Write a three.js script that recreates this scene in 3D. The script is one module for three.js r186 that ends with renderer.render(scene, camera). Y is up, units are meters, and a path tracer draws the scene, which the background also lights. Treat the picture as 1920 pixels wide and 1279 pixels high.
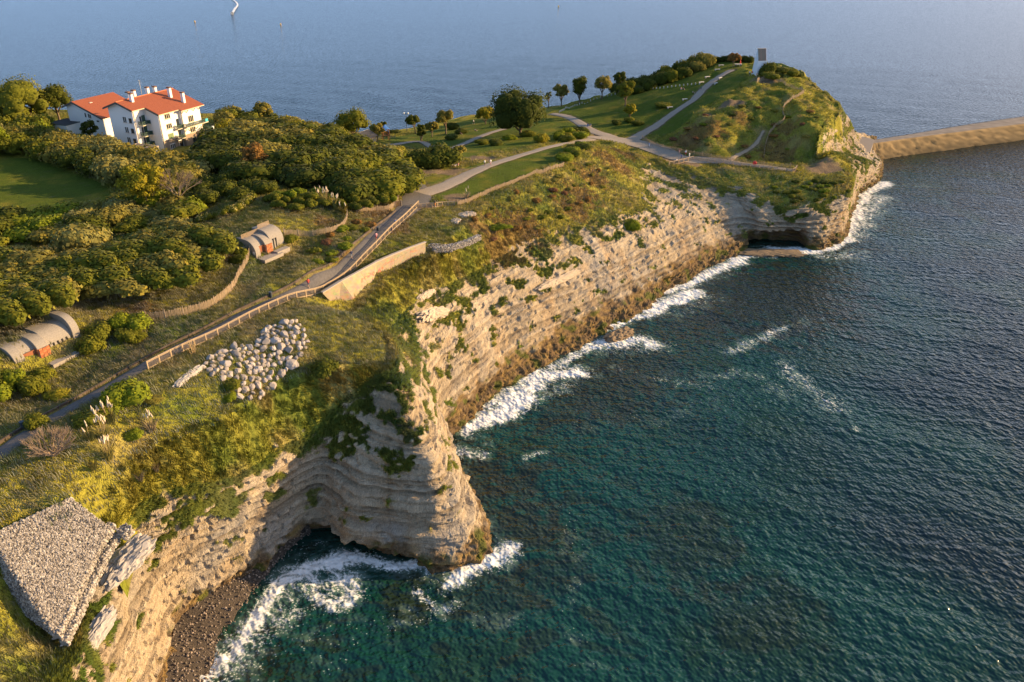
import * as THREE from 'three';
import { mergeGeometries, mergeVertices } from 'three/addons/utils/BufferGeometryUtils.js';
import { MeshBVH } from 'three-mesh-bvh';
import { MarchingCubes } from 'three/addons/objects/MarchingCubes.js';
import { createNoise2D, createNoise3D } from 'simplex-noise';

// ------------------------------------------------------------------ camera, sky, sun, exposure
const CAM_Y = 80, PITCH = 28 * Math.PI / 180, FOCAL = 1492;           // focal length in photograph pixels (1920 wide)
const scene = new THREE.Scene();
const camera = new THREE.PerspectiveCamera(2 * Math.atan(639.5 / FOCAL) * 180 / Math.PI, 1024 / 682, 0.5, 20000);
camera.position.set(0, CAM_Y, 0);
camera.rotation.set(-PITCH, 0, 0);
const renderer = new THREE.WebGLRenderer({ antialias: true });
renderer.toneMapping = THREE.LinearToneMapping;
renderer.toneMappingExposure = 2.3;
renderer.shadowMap.enabled = true;
renderer.shadowMap.type = THREE.PCFSoftShadowMap;

const SUN_EL = 14.5 * Math.PI / 180, SUN_AZ = 13 * Math.PI / 180;       // low evening sun from the right, a little ahead
const SUN = new THREE.Vector3(Math.cos(SUN_EL) * Math.cos(SUN_AZ), Math.sin(SUN_EL), -Math.cos(SUN_EL) * Math.sin(SUN_AZ));
const sun = new THREE.DirectionalLight(new THREE.Color().setRGB(1.0, 0.68, 0.34), 5);
sun.position.copy(SUN).multiplyScalar(600).add(new THREE.Vector3(0, 0, -170));
sun.target.position.set(0, 0, -170);
sun.castShadow = true;
sun.shadow.mapSize.set(4096, 4096);
Object.assign(sun.shadow.camera, { left: -260, right: 260, top: 200, bottom: -200, near: 10, far: 1400 });
sun.shadow.radius = 1.5;
scene.add(sun, sun.target);
{
  const w = 512, h = 256, d = new Float32Array(w * h * 4), v = new THREE.Vector3();
  for (let j = 0; j < h; j++) for (let i = 0; i < w; i++) {
    const ph = ((i + 0.5) / w - 0.5) * 2 * Math.PI, th = ((j + 0.5) / h - 0.5) * Math.PI;
    v.set(Math.cos(th) * Math.cos(ph), Math.sin(th), Math.cos(th) * Math.sin(ph));
    const up = Math.max(v.y, 0), c = v.dot(SUN);
    const k = Math.pow(1 - up, 4.5);                                   // air mass towards the horizon
    const glow = Math.pow(Math.max(0, (c + 1) / 2), 7), core = Math.exp((c - 1) * 14);
    const o = (j * w + i) * 4;
    d[o] = 0.095 + 0.23 * k + 0.95 * glow * (0.12 + k) + 1.0 * core;
    d[o + 1] = 0.165 + 0.31 * k + 0.64 * glow * (0.12 + k) + 0.7 * core;
    d[o + 2] = 0.29 + 0.42 * k + 0.32 * glow * (0.12 + k) + 0.36 * core;
    d[o + 3] = 1;
  }
  const sky = new THREE.DataTexture(d, w, h, THREE.RGBAFormat, THREE.FloatType);
  sky.mapping = THREE.EquirectangularReflectionMapping;
  sky.magFilter = sky.minFilter = THREE.LinearFilter;
  sky.needsUpdate = true;
  scene.background = sky; scene.environment = sky;
  scene.environmentIntensity = 1; scene.backgroundIntensity = 1;
}

// ------------------------------------------------------------------ helpers
function rng(seed) { let s = seed | 0; return () => { s = (s + 0x6d2b79f5) | 0; let t = Math.imul(s ^ (s >>> 15), 1 | s); t = (t + Math.imul(t ^ (t >>> 7), 61 | t)) ^ t; return ((t ^ (t >>> 14)) >>> 0) / 4294967296; }; }
const n2 = createNoise2D(rng(11)), n3 = createNoise3D(rng(12));
const clamp = (x, a = 0, b = 1) => Math.min(b, Math.max(a, x));
const ss = (a, b, x) => { const t = clamp((x - a) / (b - a)); return t * t * (3 - 2 * t); };
const lerp = (a, b, t) => a + (b - a) * t;
const mix3 = (a, b, t) => [lerp(a[0], b[0], t), lerp(a[1], b[1], t), lerp(a[2], b[2], t)];
const fbm = (x, z, o = 4) => { let s = 0, a = 0.5; for (let i = 0; i < o; i++) { s += a * n2(x, z); x = x * 2.03 + 17; z = z * 2.03 - 9; a *= 0.5; } return s; };
const SP = Math.sin(PITCH), CP = Math.cos(PITCH);
// the point at height h that stands where the photograph shows (px, py)
function U(px, py, h) {
  const u = (px - 960) / FOCAL, v = (639.5 - py) / FOCAL, t = (h - CAM_Y) / (-SP + v * CP);
  return new THREE.Vector3(u * t, h, -(CP + v * SP) * t);
}
const seenAt = (p) => { const y = p.y - CAM_Y, f = -p.z * CP - y * SP, u = y * CP - p.z * SP; return [960 + p.x / f * FOCAL, 639.5 - u / f * FOCAL]; };
const placeWords = (p, [x0, x1, y0, y1]) => { const [x, y] = seenAt(p), u = (x - x0) / (x1 - x0), v = (y - y0) / (y1 - y0), h = u < 0.2 ? 'far left' : u < 0.4 ? 'left' : u < 0.6 ? 'middle' : u < 0.8 ? 'right' : 'far right'; return `${h} ${v < 0.34 ? 'rear' : v < 0.67 ? 'centre' : 'front'}`; };
const boundsPx = (list) => { const q = list.map(seenAt), xs = q.map((p) => p[0]), ys = q.map((p) => p[1]); return [Math.min(...xs), Math.max(...xs), Math.min(...ys), Math.max(...ys)]; };
const taken = new Map();
function numbered(name) { const n = taken.get(name) || 0; taken.set(name, n + 1); return n ? name + '_' + String(n).padStart(3, '0') : name; }
function shade(o) { o.traverse((m) => { if (m.isMesh) { m.castShadow = true; m.receiveShadow = true; } }); return o; }
function mesh(name, geo, mat, parent) { const m = new THREE.Mesh(geo, mat); m.name = parent === scene ? numbered(name) : name; m.castShadow = m.receiveShadow = true; parent.add(m); return m; }
function structure(name, geo, mat) { const m = mesh(name, geo, mat, scene); m.userData.kind = 'structure'; return m; }
function stuff(o, label, category) { o.userData.kind = 'stuff'; if (label) { o.userData.label = label; o.userData.category = category; } return o; }
function thing(name, label, category, pos, turn = 0, group) {
  const g = new THREE.Group(); g.name = numbered(name); scene.add(g);
  if (pos) g.position.copy(pos); g.rotation.y = turn; g.userData = { label, category }; if (group) g.userData.group = group; return g;
}
function tag(o, label, category, group) { o.userData.label = label; o.userData.category = category; if (group) o.userData.group = group; return o; }
function copyOf(proto, label, group) { const c = proto.clone(); c.name = numbered(proto.name.replace(/_\d{3}$/, '')); scene.add(c); c.userData = { ...proto.userData }; if (label) c.userData.label = label; if (group) c.userData.group = group; return c; }
const M = (r, g, b, rough = 0.9, extra = {}) => new THREE.MeshStandardMaterial({ color: new THREE.Color().setRGB(r, g, b), roughness: rough, ...extra });
function dataTex(size, fn, srgb = false, h = size) {
  const d = new Uint8Array(size * h * 4);
  for (let j = 0; j < h; j++) for (let i = 0; i < size; i++) { const c = fn(i, j), o = (j * size + i) * 4; if (typeof c === 'number') { d[o] = d[o + 1] = d[o + 2] = clamp(c) * 255; } else { d[o] = clamp(c[0]) * 255; d[o + 1] = clamp(c[1]) * 255; d[o + 2] = clamp(c[2]) * 255; } d[o + 3] = 255; }
  const t = new THREE.DataTexture(d, size, h); t.wrapS = t.wrapT = THREE.RepeatWrapping; t.magFilter = t.minFilter = THREE.LinearFilter; if (srgb) t.colorSpace = THREE.SRGBColorSpace; t.needsUpdate = true; return t;
}
// tileable noise on a torus of `n` texels
function tileNoise(seed, freq) { const q = createNoise3D(rng(seed)), q2 = createNoise3D(rng(seed + 1)); return (u, v) => { const a = u * 2 * Math.PI, b = v * 2 * Math.PI, r = freq / (2 * Math.PI); return (q(Math.cos(a) * r + 9, Math.sin(a) * r, Math.cos(b) * r) + q2(Math.sin(b) * r, Math.cos(a) * r, Math.sin(a) * r + 4)) * 0.7; }; }
const inPoly = (poly, x, z) => { let c = false; for (let i = 0, j = poly.length - 1; i < poly.length; j = i++) { const a = poly[i], b = poly[j]; if ((a.z > z) !== (b.z > z) && x < (b.x - a.x) * (z - a.z) / (b.z - a.z) + a.x) c = !c; } return c; };
function segDist(x, z, a, b) { const dx = b.x - a.x, dz = b.z - a.z, t = clamp(((x - a.x) * dx + (z - a.z) * dz) / (dx * dx + dz * dz + 1e-9)); return [Math.hypot(x - a.x - dx * t, z - a.z - dz * t), t]; }
function lineDist(pts, x, z) { let m = 1e9, at = 0; for (let i = 0; i + 1 < pts.length; i++) { const [d, t] = segDist(x, z, pts[i], pts[i + 1]); if (d < m) { m = d; at = i + t; } } return [m, at]; }
function spline(pts, n) { return new THREE.CatmullRomCurve3(pts, false, 'centripetal').getPoints(n); }
const PX = (list) => list.map(([x, y, h]) => U(x, y, h));

// ------------------------------------------------------------------ the lie of the land
// paths: [photo x, photo y, height, half width in metres]
const PATHS = {
  main: [[-420, 1130, 27, 1.15], [-250, 1005, 27.2, 1.15], [-90, 905, 27.2, 1.15], [0, 848, 27, 1.15], [130, 765, 27, 1.15], [250, 697, 26.5, 1.15], [330, 655, 26.3, 1.15], [400, 622, 26.2, 1.15], [500, 572, 26, 1.15], [600, 520, 26, 1.15], [680, 465, 26, 1.15], [725, 425, 26, 1.6], [757, 398, 25.7, 2.0], [782, 370, 25.3, 3.2], [775, 345, 25, 2.8], [755, 320, 24.8, 2.4], [730, 300, 24.5, 1.9], [708, 286, 24, 1.6], [690, 277, 23.6, 1.5]],
  lawn: [[788, 362, 25.2, 2.6], [830, 349, 24.7, 2.2], [880, 325, 24.1, 1.8], [950, 299, 23, 1.7], [1000, 284, 22, 1.6], [1050, 271, 20.6, 1.6], [1110, 260, 18.4, 1.8]],
  junction: [[1100, 256, 18.2, 1.8], [1150, 261, 17.6, 3.6], [1200, 270, 17, 3.6], [1240, 284, 16.2, 3.2], [1280, 298, 15.6, 2.4], [1330, 301, 15.3, 1.5], [1390, 307, 15.1, 1.4], [1440, 312, 15, 1.3], [1488, 320, 14.8, 1.3]],
  bayside: [[1150, 258, 17.6, 2.4], [1112, 246, 17.6, 2.2], [1085, 229, 17.2, 1.7], [1062, 218, 16.8, 1.6], [1035, 213, 16.5, 1.5]],
  hill: [[1185, 262, 17.3, 2.2], [1210, 247, 18.2, 1.7], [1235, 232, 19.3, 1.5], [1268, 208, 21.5, 1.5], [1300, 187, 23.6, 1.5], [1320, 166, 25.6, 1.5], [1345, 146, 27.6, 1.4], [1372, 131, 29.3, 1.4]],
  shore: [[705, 281, 18, 1.2], [722, 275, 16.5, 1.2], [750, 269, 15.5, 1.2], [785, 265, 15, 1.2], [830, 281, 17.5, 1.2], [860, 273, 17, 1.3], [895, 258, 16.4, 1.4], [925, 247, 16, 1.4], [950, 240, 15.6, 1.4]],
  trail: [[1368, 300, 15.6, 0.7], [1395, 285, 16.4, 0.6], [1418, 268, 18, 0.5], [1432, 245, 20.6, 0.4]],
};
const LANDPTS = [
  [100, 900, 25.5], [0, 960, 25.3], [130, 930, 25], [200, 850, 25.2], [300, 760, 25.5], [420, 700, 25], [520, 640, 25], [600, 580, 25], [640, 583, 20.9], [668, 566, 21.2], [700, 545, 21.6], [740, 510, 22.4], [797, 482, 23.1],
  [60, 690, 27.2], [200, 620, 27.5], [100, 560, 28.5], [300, 560, 28], [420, 520, 28], [200, 480, 28], [60, 480, 28], [350, 450, 28], [500, 480, 27.3], [560, 500, 27], [640, 460, 27], [600, 430, 28], [560, 400, 29.6], [480, 395, 30.2], [430, 420, 29.6], [650, 380, 28], [705, 400, 26.4], [600, 340, 28], [700, 330, 26], [500, 330, 28], [400, 350, 28], [250, 380, 27.5], [100, 350, 27], [0, 300, 28], [0, 400, 27.5], [200, 330, 27],
  [300, 290, 26], [214, 264, 26], [380, 270, 25.6], [450, 290, 26.5], [550, 280, 26], [640, 290, 25], [600, 252, 21.5], [460, 226, 22.5], [520, 240, 21.5], [640, 257, 18.5], [690, 266, 17.5], [100, 245, 26.5], [0, 240, 27.5], [-200, 300, 28], [-200, 500, 28], [-200, 700, 28], [-200, 900, 26.5],
  [850, 310, 23.6], [900, 340, 24.2], [950, 330, 24.3], [1000, 310, 24.2], [1050, 297, 23.8], [820, 293, 22.6], [900, 291, 22.3], [1000, 266, 20], [930, 266, 18], [860, 260, 15.6], [800, 249, 12], [760, 252, 11], [745, 247, 8.5],
  [1000, 236, 16.6], [1060, 246, 17.6], [1130, 230, 17.8], [1180, 200, 20], [1150, 182, 18.6], [1250, 180, 23], [1230, 220, 19.8], [1300, 150, 26], [1280, 240, 19.6],
  [1260, 265, 18], [1330, 260, 19.8], [1300, 225, 22.2], [1380, 200, 25.6], [1350, 180, 26], [1400, 160, 28], [1420, 220, 23.2], [1400, 270, 17.8], [1440, 290, 16], [1480, 230, 22.6], [1500, 180, 27], [1480, 280, 17], [1520, 240, 23], [1520, 292, 16.2], [1470, 150, 29], [1540, 215, 25], [1550, 320, 14.6], [1500, 328, 14.5], [1425, 137, 30], [1400, 125, 30], [1090, 283, 23.3],
];
// sea cliff stations: water line, mid rock, foot of the grass, upper edge; last number: how far down the grass reaches (0 edge, 1 foot of the grass)
const ST = [
  [[230, 1470, 0], [170, 1430, 7], [120, 1380, 13], [60, 1330, 18], 1],
  [[320, 1279, 0], [228, 1200, 8], [190, 1110, 14.5], [150, 1090, 17], 0.6],
  [[350, 1190, 0], [282, 1085, 8], [245, 1010, 15], [203, 985, 19.2], 0.5],
  [[430, 1110, 0], [390, 1010, 9], [345, 935, 17], [285, 850, 22.2], 0.85],
  [[500, 1070, 0], [480, 960, 8.5], [440, 900, 15.5], [400, 800, 21.8], 1],
  [[552, 1043, 0], [540, 940, 7.6], [520, 850, 14.9], [475, 755, 21.5], 1],
  [[600, 1018, 0], [594, 925, 6.8], [592, 815, 14.6], [545, 715, 21.3], 1],
  [[640, 1050, 0], [654, 930, 8.4], [676, 790, 15.4], [668, 690, 21.4], 0.5],
  [[720, 1058, 0], [722, 930, 9], [718, 800, 15.8], [708, 690, 21], 0.2],
  [[858, 1076, 0], [832, 930, 9.2], [785, 815, 15.6], [728, 692, 20.8], 0.1],
  [[926, 1035, 0], [858, 905, 8.2], [800, 792, 15], [738, 682, 20.8], 0.08],
  [[890, 945, 0], [845, 850, 7], [790, 735, 14.5], [738, 645, 21.4], 0.2],
  [[840, 835, 0], [828, 755, 6.4], [775, 640, 15.8], [680, 592, 21.8], 0.6],
  [[900, 775, 0], [870, 690, 7.2], [810, 575, 16.3], [737, 516, 22.5], 0.85],
  [[1000, 700, 0], [960, 615, 7.4], [893, 515, 16.2], [820, 474, 23.1], 1],
  [[1100, 640, 0], [1068, 555, 7.6], [985, 465, 16.5], [905, 395, 23.9], 1],
  [[1210, 580, 0], [1180, 490, 8], [1108, 410, 16], [1020, 325, 24], 1.12],
  [[1300, 520, 0], [1270, 440, 8], [1185, 365, 15.6], [1122, 281, 22.6], 1.45],
  [[1350, 492, 0], [1330, 412, 8], [1250, 335, 14], [1195, 292, 17.2], 0.45],
  [[1392, 475, 0], [1398, 400, 8], [1340, 345, 12.9], [1290, 312, 15.3], 0.8],
  [[1425, 462, 0], [1425, 418, 7], [1420, 368, 11.6], [1400, 320, 14.8], 1],
  [[1480, 462, 0], [1478, 430, 4.8], [1475, 390, 10], [1490, 333, 14.3], 1.1],
  [[1530, 468, 0], [1535, 422, 6], [1560, 372, 11.6], [1570, 333, 14.3], 1],
  [[1575, 455, 0], [1580, 408, 6], [1590, 362, 11.6], [1590, 336, 13.8], 1],
  [[1594, 405, 0], [1594, 372, 6], [1598, 346, 11.4], [1596, 333, 13.6], 0.9],
  [[1612, 365, 0], [1608, 345, 6], [1600, 330, 11.5], [1585, 318, 14.6], 0.5],
  [[1646, 342, 0], [1640, 322, 5.5], [1622, 300, 10], [1590, 303, 13], 0.15],
  [[1652, 296, 0], [1638, 288, 4.5], [1592, 282, 9.4], [1540, 283, 17.5], 0.1],
  [[1645, 275, 0], [1602, 264, 8], [1580, 240, 16], [1556, 222, 23.4], 0.05],
  [[1638, 258, 0], [1602, 245, 9], [1590, 222, 17], [1578, 206, 22.8], 0.02],
];
const N_SEA = ST.length;                                               // beyond this station: the bay side of the headland, hidden from the front
const BAY_EDGE = [[1530, 160, 27], [1475, 126, 28.8], [1400, 113, 29.6], [1340, 114, 28.8], [1280, 123, 26], [1200, 154, 21], [1110, 183, 16.4], [1040, 200, 13], [960, 208, 9.5], [892, 215, 7.6], [815, 231, 7.6], [735, 246, 7.8], [640, 246, 14], [560, 236, 19], [480, 216, 21.5], [400, 216, 22.5], [300, 212, 24], [200, 210, 25.4], [100, 208, 26.4], [0, 203, 27], [-200, 200, 27.5], [-420, 200, 27.5]];
const lineE = [], lineG = [], lineM = [], lineW = [], reach = [];
for (const [w, m, g, e, r] of ST) { lineW.push(U(...w)); lineM.push(U(...m)); lineG.push(U(...g)); lineE.push(U(...e)); reach.push(r); }
{
  const e = PX(BAY_EDGE);
  e.forEach((p, i) => {
    const a = e[Math.max(0, i - 1)], b = e[Math.min(e.length - 1, i + 1)], t = new THREE.Vector3().subVectors(b, a).setY(0).normalize(), o = new THREE.Vector3(-t.z, 0, t.x).negate();
    if (i === 0) o.set(0.8, 0, -0.6);
    const at = (d, h) => p.clone().addScaledVector(o, d).setY(h);
    const low = p.y < 10;
    lineE.push(p); lineG.push(at(low ? 0.6 : p.y * 0.35, p.y * 0.6)); lineM.push(at(low ? 1 : p.y * 0.6, p.y * 0.3)); lineW.push(at(low ? 1.6 : p.y * 0.85, 0)); reach.push(low ? 0.05 : 1);
  });
}
function curve(list) { const c = new THREE.CatmullRomCurve3(list, false, 'centripetal'), n = list.length - 1; return (t) => c.getPoint(clamp(t / n)); }
const cE = curve(lineE), cG = curve(lineG), cM = curve(lineM), cW = curve(lineW), NT = lineE.length - 1;
const edge = []; for (let i = 0; i <= NT * 8; i++) edge.push(cE(i / 8));
const shoreline = []; for (let i = 0; i <= NT * 8; i++) shoreline.push(cW(i / 8));
const landPoly = [...edge, new THREE.Vector3(-420, 0, -300), new THREE.Vector3(-420, 0, -20), new THREE.Vector3(-60, 0, -20)];
// thin-plate surface through all known heights
const tps = (() => {
  const mound = []; for (const [bx, by, bh, lx, lz, s0, s1] of [[482, 478, 27.3, 0.51, -0.86, -3, 8], [50, 690, 26.9, 0.47, -0.88, -6, 9]]) { const b = U(bx, by, bh); for (let s = s0; s <= s1; s += 2.2) { mound.push(new THREE.Vector3(b.x + lx * s + lz * 2.7, bh + 3.1, b.z + lz * s - lx * 2.7), new THREE.Vector3(b.x + lx * s + lz * 6, bh + 3.0, b.z + lz * s - lx * 6), new THREE.Vector3(b.x + lx * s - lz * 2.2, bh - 0.3, b.z + lz * s + lx * 2.2)); } }
  const P = [...mound, ...LANDPTS.map((p) => U(...p)), ...Object.values(PATHS).flatMap((l) => l.map(([x, y, h]) => U(x, y, h))), ...lineE];
  const pts = []; for (const p of P) if (!pts.some((q) => Math.hypot(p.x - q.x, p.z - q.z) < 1.2)) pts.push(p);
  const n = pts.length, m = n + 3, A = Array.from({ length: m }, () => new Float64Array(m + 1)), S = 100;
  const phi = (r2) => (r2 < 1e-12 ? 0 : 0.5 * r2 * Math.log(r2));
  for (let i = 0; i < n; i++) {
    for (let j = 0; j < n; j++) A[i][j] = phi(((pts[i].x - pts[j].x) ** 2 + (pts[i].z - pts[j].z) ** 2) / S / S);
    A[i][i] += 2e-4; A[i][n] = A[n][i] = 1; A[i][n + 1] = A[n + 1][i] = pts[i].x / S; A[i][n + 2] = A[n + 2][i] = pts[i].z / S; A[i][m] = pts[i].y;
  }
  for (let c = 0; c < m; c++) {
    let p = c; for (let r = c + 1; r < m; r++) if (Math.abs(A[r][c]) > Math.abs(A[p][c])) p = r;
    [A[c], A[p]] = [A[p], A[c]];
    for (let r = c + 1; r < m; r++) { const f = A[r][c] / A[c][c]; if (f) for (let k = c; k <= m; k++) A[r][k] -= f * A[c][k]; }
  }
  const w = new Float64Array(m); for (let r = m - 1; r >= 0; r--) { let s = A[r][m]; for (let k = r + 1; k < m; k++) s -= A[r][k] * w[k]; w[r] = s / A[r][r]; }
  return (x, z) => { let s = w[n] + w[n + 1] * x / S + w[n + 2] * z / S; for (let i = 0; i < n; i++) s += w[i] * phi(((x - pts[i].x) ** 2 + (z - pts[i].z) ** 2) / S / S); return s; };
})();
// sampled onto a grid of metre cells for quick reading
const GX0 = -230, GX1 = 150, GZ0 = -380, GZ1 = -18, GS = 1, GNX = (GX1 - GX0) / GS + 1, GNZ = (GZ1 - GZ0) / GS + 1;
const gridH = new Float32Array(GNX * GNZ), gridD = new Float32Array(GNX * GNZ), gridP = new Float32Array(GNX * GNZ);
const pathLines = Object.entries(PATHS).map(([k, l]) => { const pts = spline(l.map(([x, y, h]) => U(x, y, h)), l.length * 6), n = pts.length - 1; return { k, pts, width: (at) => { const t = at / n * (l.length - 1), i = Math.min(l.length - 2, Math.floor(t)); return lerp(l[i][3], l[i + 1][3], t - i); } }; });
for (let j = 0; j < GNZ; j++) for (let i = 0; i < GNX; i++) {
  const x = GX0 + i * GS, z = GZ0 + j * GS, o = j * GNX + i, inside = inPoly(landPoly, x, z);
  const d = lineDist(edge, x, z)[0]; gridD[o] = inside ? d : -d;
  gridH[o] = inside || d < 8 ? clamp(tps(x, z), 4, 33) : 0;
  let m = 99; if (inside) for (const p of pathLines) { const [dd, at] = lineDist(p.pts, x, z); m = Math.min(m, dd - p.width(at)); }
  gridP[o] = m;
}
function readGrid(g, x, z) { const u = clamp((x - GX0) / GS, 0, GNX - 1.001), v = clamp((z - GZ0) / GS, 0, GNZ - 1.001), i = u | 0, j = v | 0, a = u - i, b = v - j, o = j * GNX + i; return lerp(lerp(g[o], g[o + 1], a), lerp(g[o + GNX], g[o + GNX + 1], a), b); }
const HL = (x, z) => readGrid(gridH, x, z);                             // height of the land
const inland = (x, z) => readGrid(gridD, x, z);                         // metres inside the upper edge of the cliffs
const offPath = (x, z) => readGrid(gridP, x, z);                        // metres from the nearest path edge (negative on it)
const onLand = (px, py) => { let h = 22, p; for (let k = 0; k < 30; k++) { p = U(px, py, h); h = lerp(h, HL(p.x, p.z), 0.7); } return U(px, py, h); };
// ------------------------------------------------------------------ ground cover
const poly = (list) => list.map(([x, y]) => onLand(x, y));
const LAWNS = [
  poly([[-60, 292], [60, 296], [140, 325], [205, 345], [215, 375], [120, 392], [0, 402], [-60, 405]]),
  poly([[765, 322], [800, 330], [850, 322], [920, 300], [1010, 278], [1055, 271], [1060, 305], [1000, 328], [930, 355], [880, 372], [820, 372], [800, 352], [770, 335]]),
  poly([[720, 262], [750, 255], [800, 246], [880, 225], [960, 214], [1010, 212], [1045, 216], [1085, 232], [1120, 250], [1050, 262], [1000, 272], [930, 284], [880, 296], [840, 296], [800, 280], [740, 272]]),
  poly([[1045, 210], [1120, 185], [1200, 160], [1290, 128], [1370, 118], [1372, 130], [1330, 155], [1300, 185], [1265, 212], [1215, 245], [1190, 255], [1140, 250], [1090, 230]]),
  poly([[1215, 250], [1270, 212], [1330, 165], [1375, 135], [1400, 145], [1370, 175], [1320, 200], [1290, 225], [1240, 255]]),
];
const spot = (px, py, r) => { const p = onLand(px, py); return [p.x, p.z, r]; };
const HEATH = [spot(720, 405, 4), spot(735, 425, 3), spot(905, 415, 3), spot(935, 425, 4), spot(960, 405, 4), spot(985, 392, 4), spot(1075, 395, 3.4), spot(1090, 350, 4), spot(1110, 325, 4), spot(1150, 300, 5), spot(1165, 315, 4), spot(1310, 245, 5), spot(1335, 240, 4), spot(1385, 225, 3), spot(1460, 250, 5), spot(1475, 238, 3), spot(268, 590, 2.6), spot(610, 415, 2.2), spot(430, 470, 2), spot(640, 480, 2), spot(1290, 265, 4)];
const DIRT = [spot(1365, 195, 3), spot(1380, 192, 3), spot(840, 322, 4), spot(900, 297, 4), spot(855, 372, 3), spot(1400, 128, 6), spot(1390, 132, 5), spot(1420, 142, 5), spot(1435, 150, 4), spot(1290, 305, 4), spot(1255, 300, 3), spot(1130, 255, 4), spot(790, 322, 3.4), spot(770, 330, 3), spot(1045, 300, 0.1), spot(800, 385, 2.4), spot(1330, 214, 2), spot(1550, 312, 5), spot(1535, 318, 4)];
const blobAt = (list, x, z) => { let m = 0; for (const [a, b, r] of list) { const d = Math.hypot(x - a, z - b) / r; if (d < 1.6) m = Math.max(m, 1 - d / 1.6); } return m; };
const lawnAt = (x, z) => LAWNS.some((p) => inPoly(p, x, z));
const C = { grass: [0.31, 0.28, 0.04], green: [0.155, 0.19, 0.026], straw: [0.37, 0.295, 0.105], lawn: [0.11, 0.15, 0.018], lawnDry: [0.23, 0.21, 0.03], heath: [0.22, 0.1, 0.05], dirt: [0.26, 0.19, 0.12], rock: [0.44, 0.35, 0.235], rockGrey: [0.38, 0.335, 0.275], rockWarm: [0.42, 0.27, 0.135], rockDark: [0.15, 0.11, 0.07], tide: [0.14, 0.085, 0.035], tideGold: [0.24, 0.15, 0.04], weed: [0.1, 0.12, 0.02] };
function grassColour(x, z) {
  let c = mix3(C.grass, C.green, ss(-0.1, 0.5, fbm(x * 0.055 + 3, z * 0.055, 3)));
  c = mix3(c, C.straw, 0.75 * ss(0.08, 0.55, fbm(x * 0.08 - 40, z * 0.08 + 11, 3)));
  const h = blobAt(HEATH, x, z); if (h > 0) c = mix3(c, C.heath, ss(0.1, 0.5, h + 0.7 * fbm(x * 0.4, z * 0.4, 2)) * 0.6);
  const f = 1 + 0.28 * fbm(x * 0.5, z * 0.5, 3); return [c[0] * f, c[1] * f, c[2] * f];
}
function landColour(x, z) {
  let c;
  if (lawnAt(x, z)) { c = mix3(C.lawn, C.lawnDry, ss(0.0, 0.6, fbm(x * 0.07, z * 0.07 + 50, 4))); const f = 1 + 0.12 * n2(x * 0.9, z * 0.9); c = [c[0] * f, c[1] * f, c[2] * f]; }
  else c = grassColour(x, z);
  const d = blobAt(DIRT, x, z), p = offPath(x, z);
  const k = Math.max(ss(0.15, 0.55, d + 0.5 * fbm(x * 0.3, z * 0.3, 3)), ss(0.9, 0.1, p + 1.3 * fbm(x * 0.4, z * 0.4, 2)) * 0.7);
  return k > 0 ? mix3(c, C.dirt, k) : c;
}
const fineTex = (() => { const a = tileNoise(31, 40), b = tileNoise(35, 110); return dataTex(512, (i, j) => { const u = i / 512, v = j / 512; return 0.72 + 0.18 * a(u, v) + 0.2 * b(u, v); }); })();
const grassBump = (() => { const a = tileNoise(41, 60), b = tileNoise(45, 120); return dataTex(512, (i, j) => 0.5 + 0.3 * a(i / 512, j / 512) + 0.25 * b(i / 512, j / 512)); })();
const tiled = (t, m) => { const c = t.clone(); c.repeat.set(1 / m, 1 / m); c.needsUpdate = true; return c; };
const groundMat = new THREE.MeshPhysicalMaterial({ specularIntensity: 0.15, vertexColors: true, roughness: 1, map: tiled(fineTex, 11), bumpMap: tiled(grassBump, 11), bumpScale: 0.16 });
const rockBump = (() => { const a = tileNoise(51, 24), b = tileNoise(55, 70), c = tileNoise(58, 140); return dataTex(1024, (i, j) => { const u = i / 1024, v = j / 1024; return 0.5 + 0.25 * a(u, v) - 0.25 * Math.abs(b(u, v)) + 0.16 * c(u, v); }); })();
const cliffMat = new THREE.MeshPhysicalMaterial({ flatShading: true, specularIntensity: 0.3, vertexColors: true, roughness: 0.95, map: tiled(fineTex, 7), bumpMap: (() => { const t = rockBump.clone(); t.repeat.set(1 / 34, 1 / 7); t.needsUpdate = true; return t; })(), bumpScale: 0.16 });

const GROUND_GEO = [];
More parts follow.
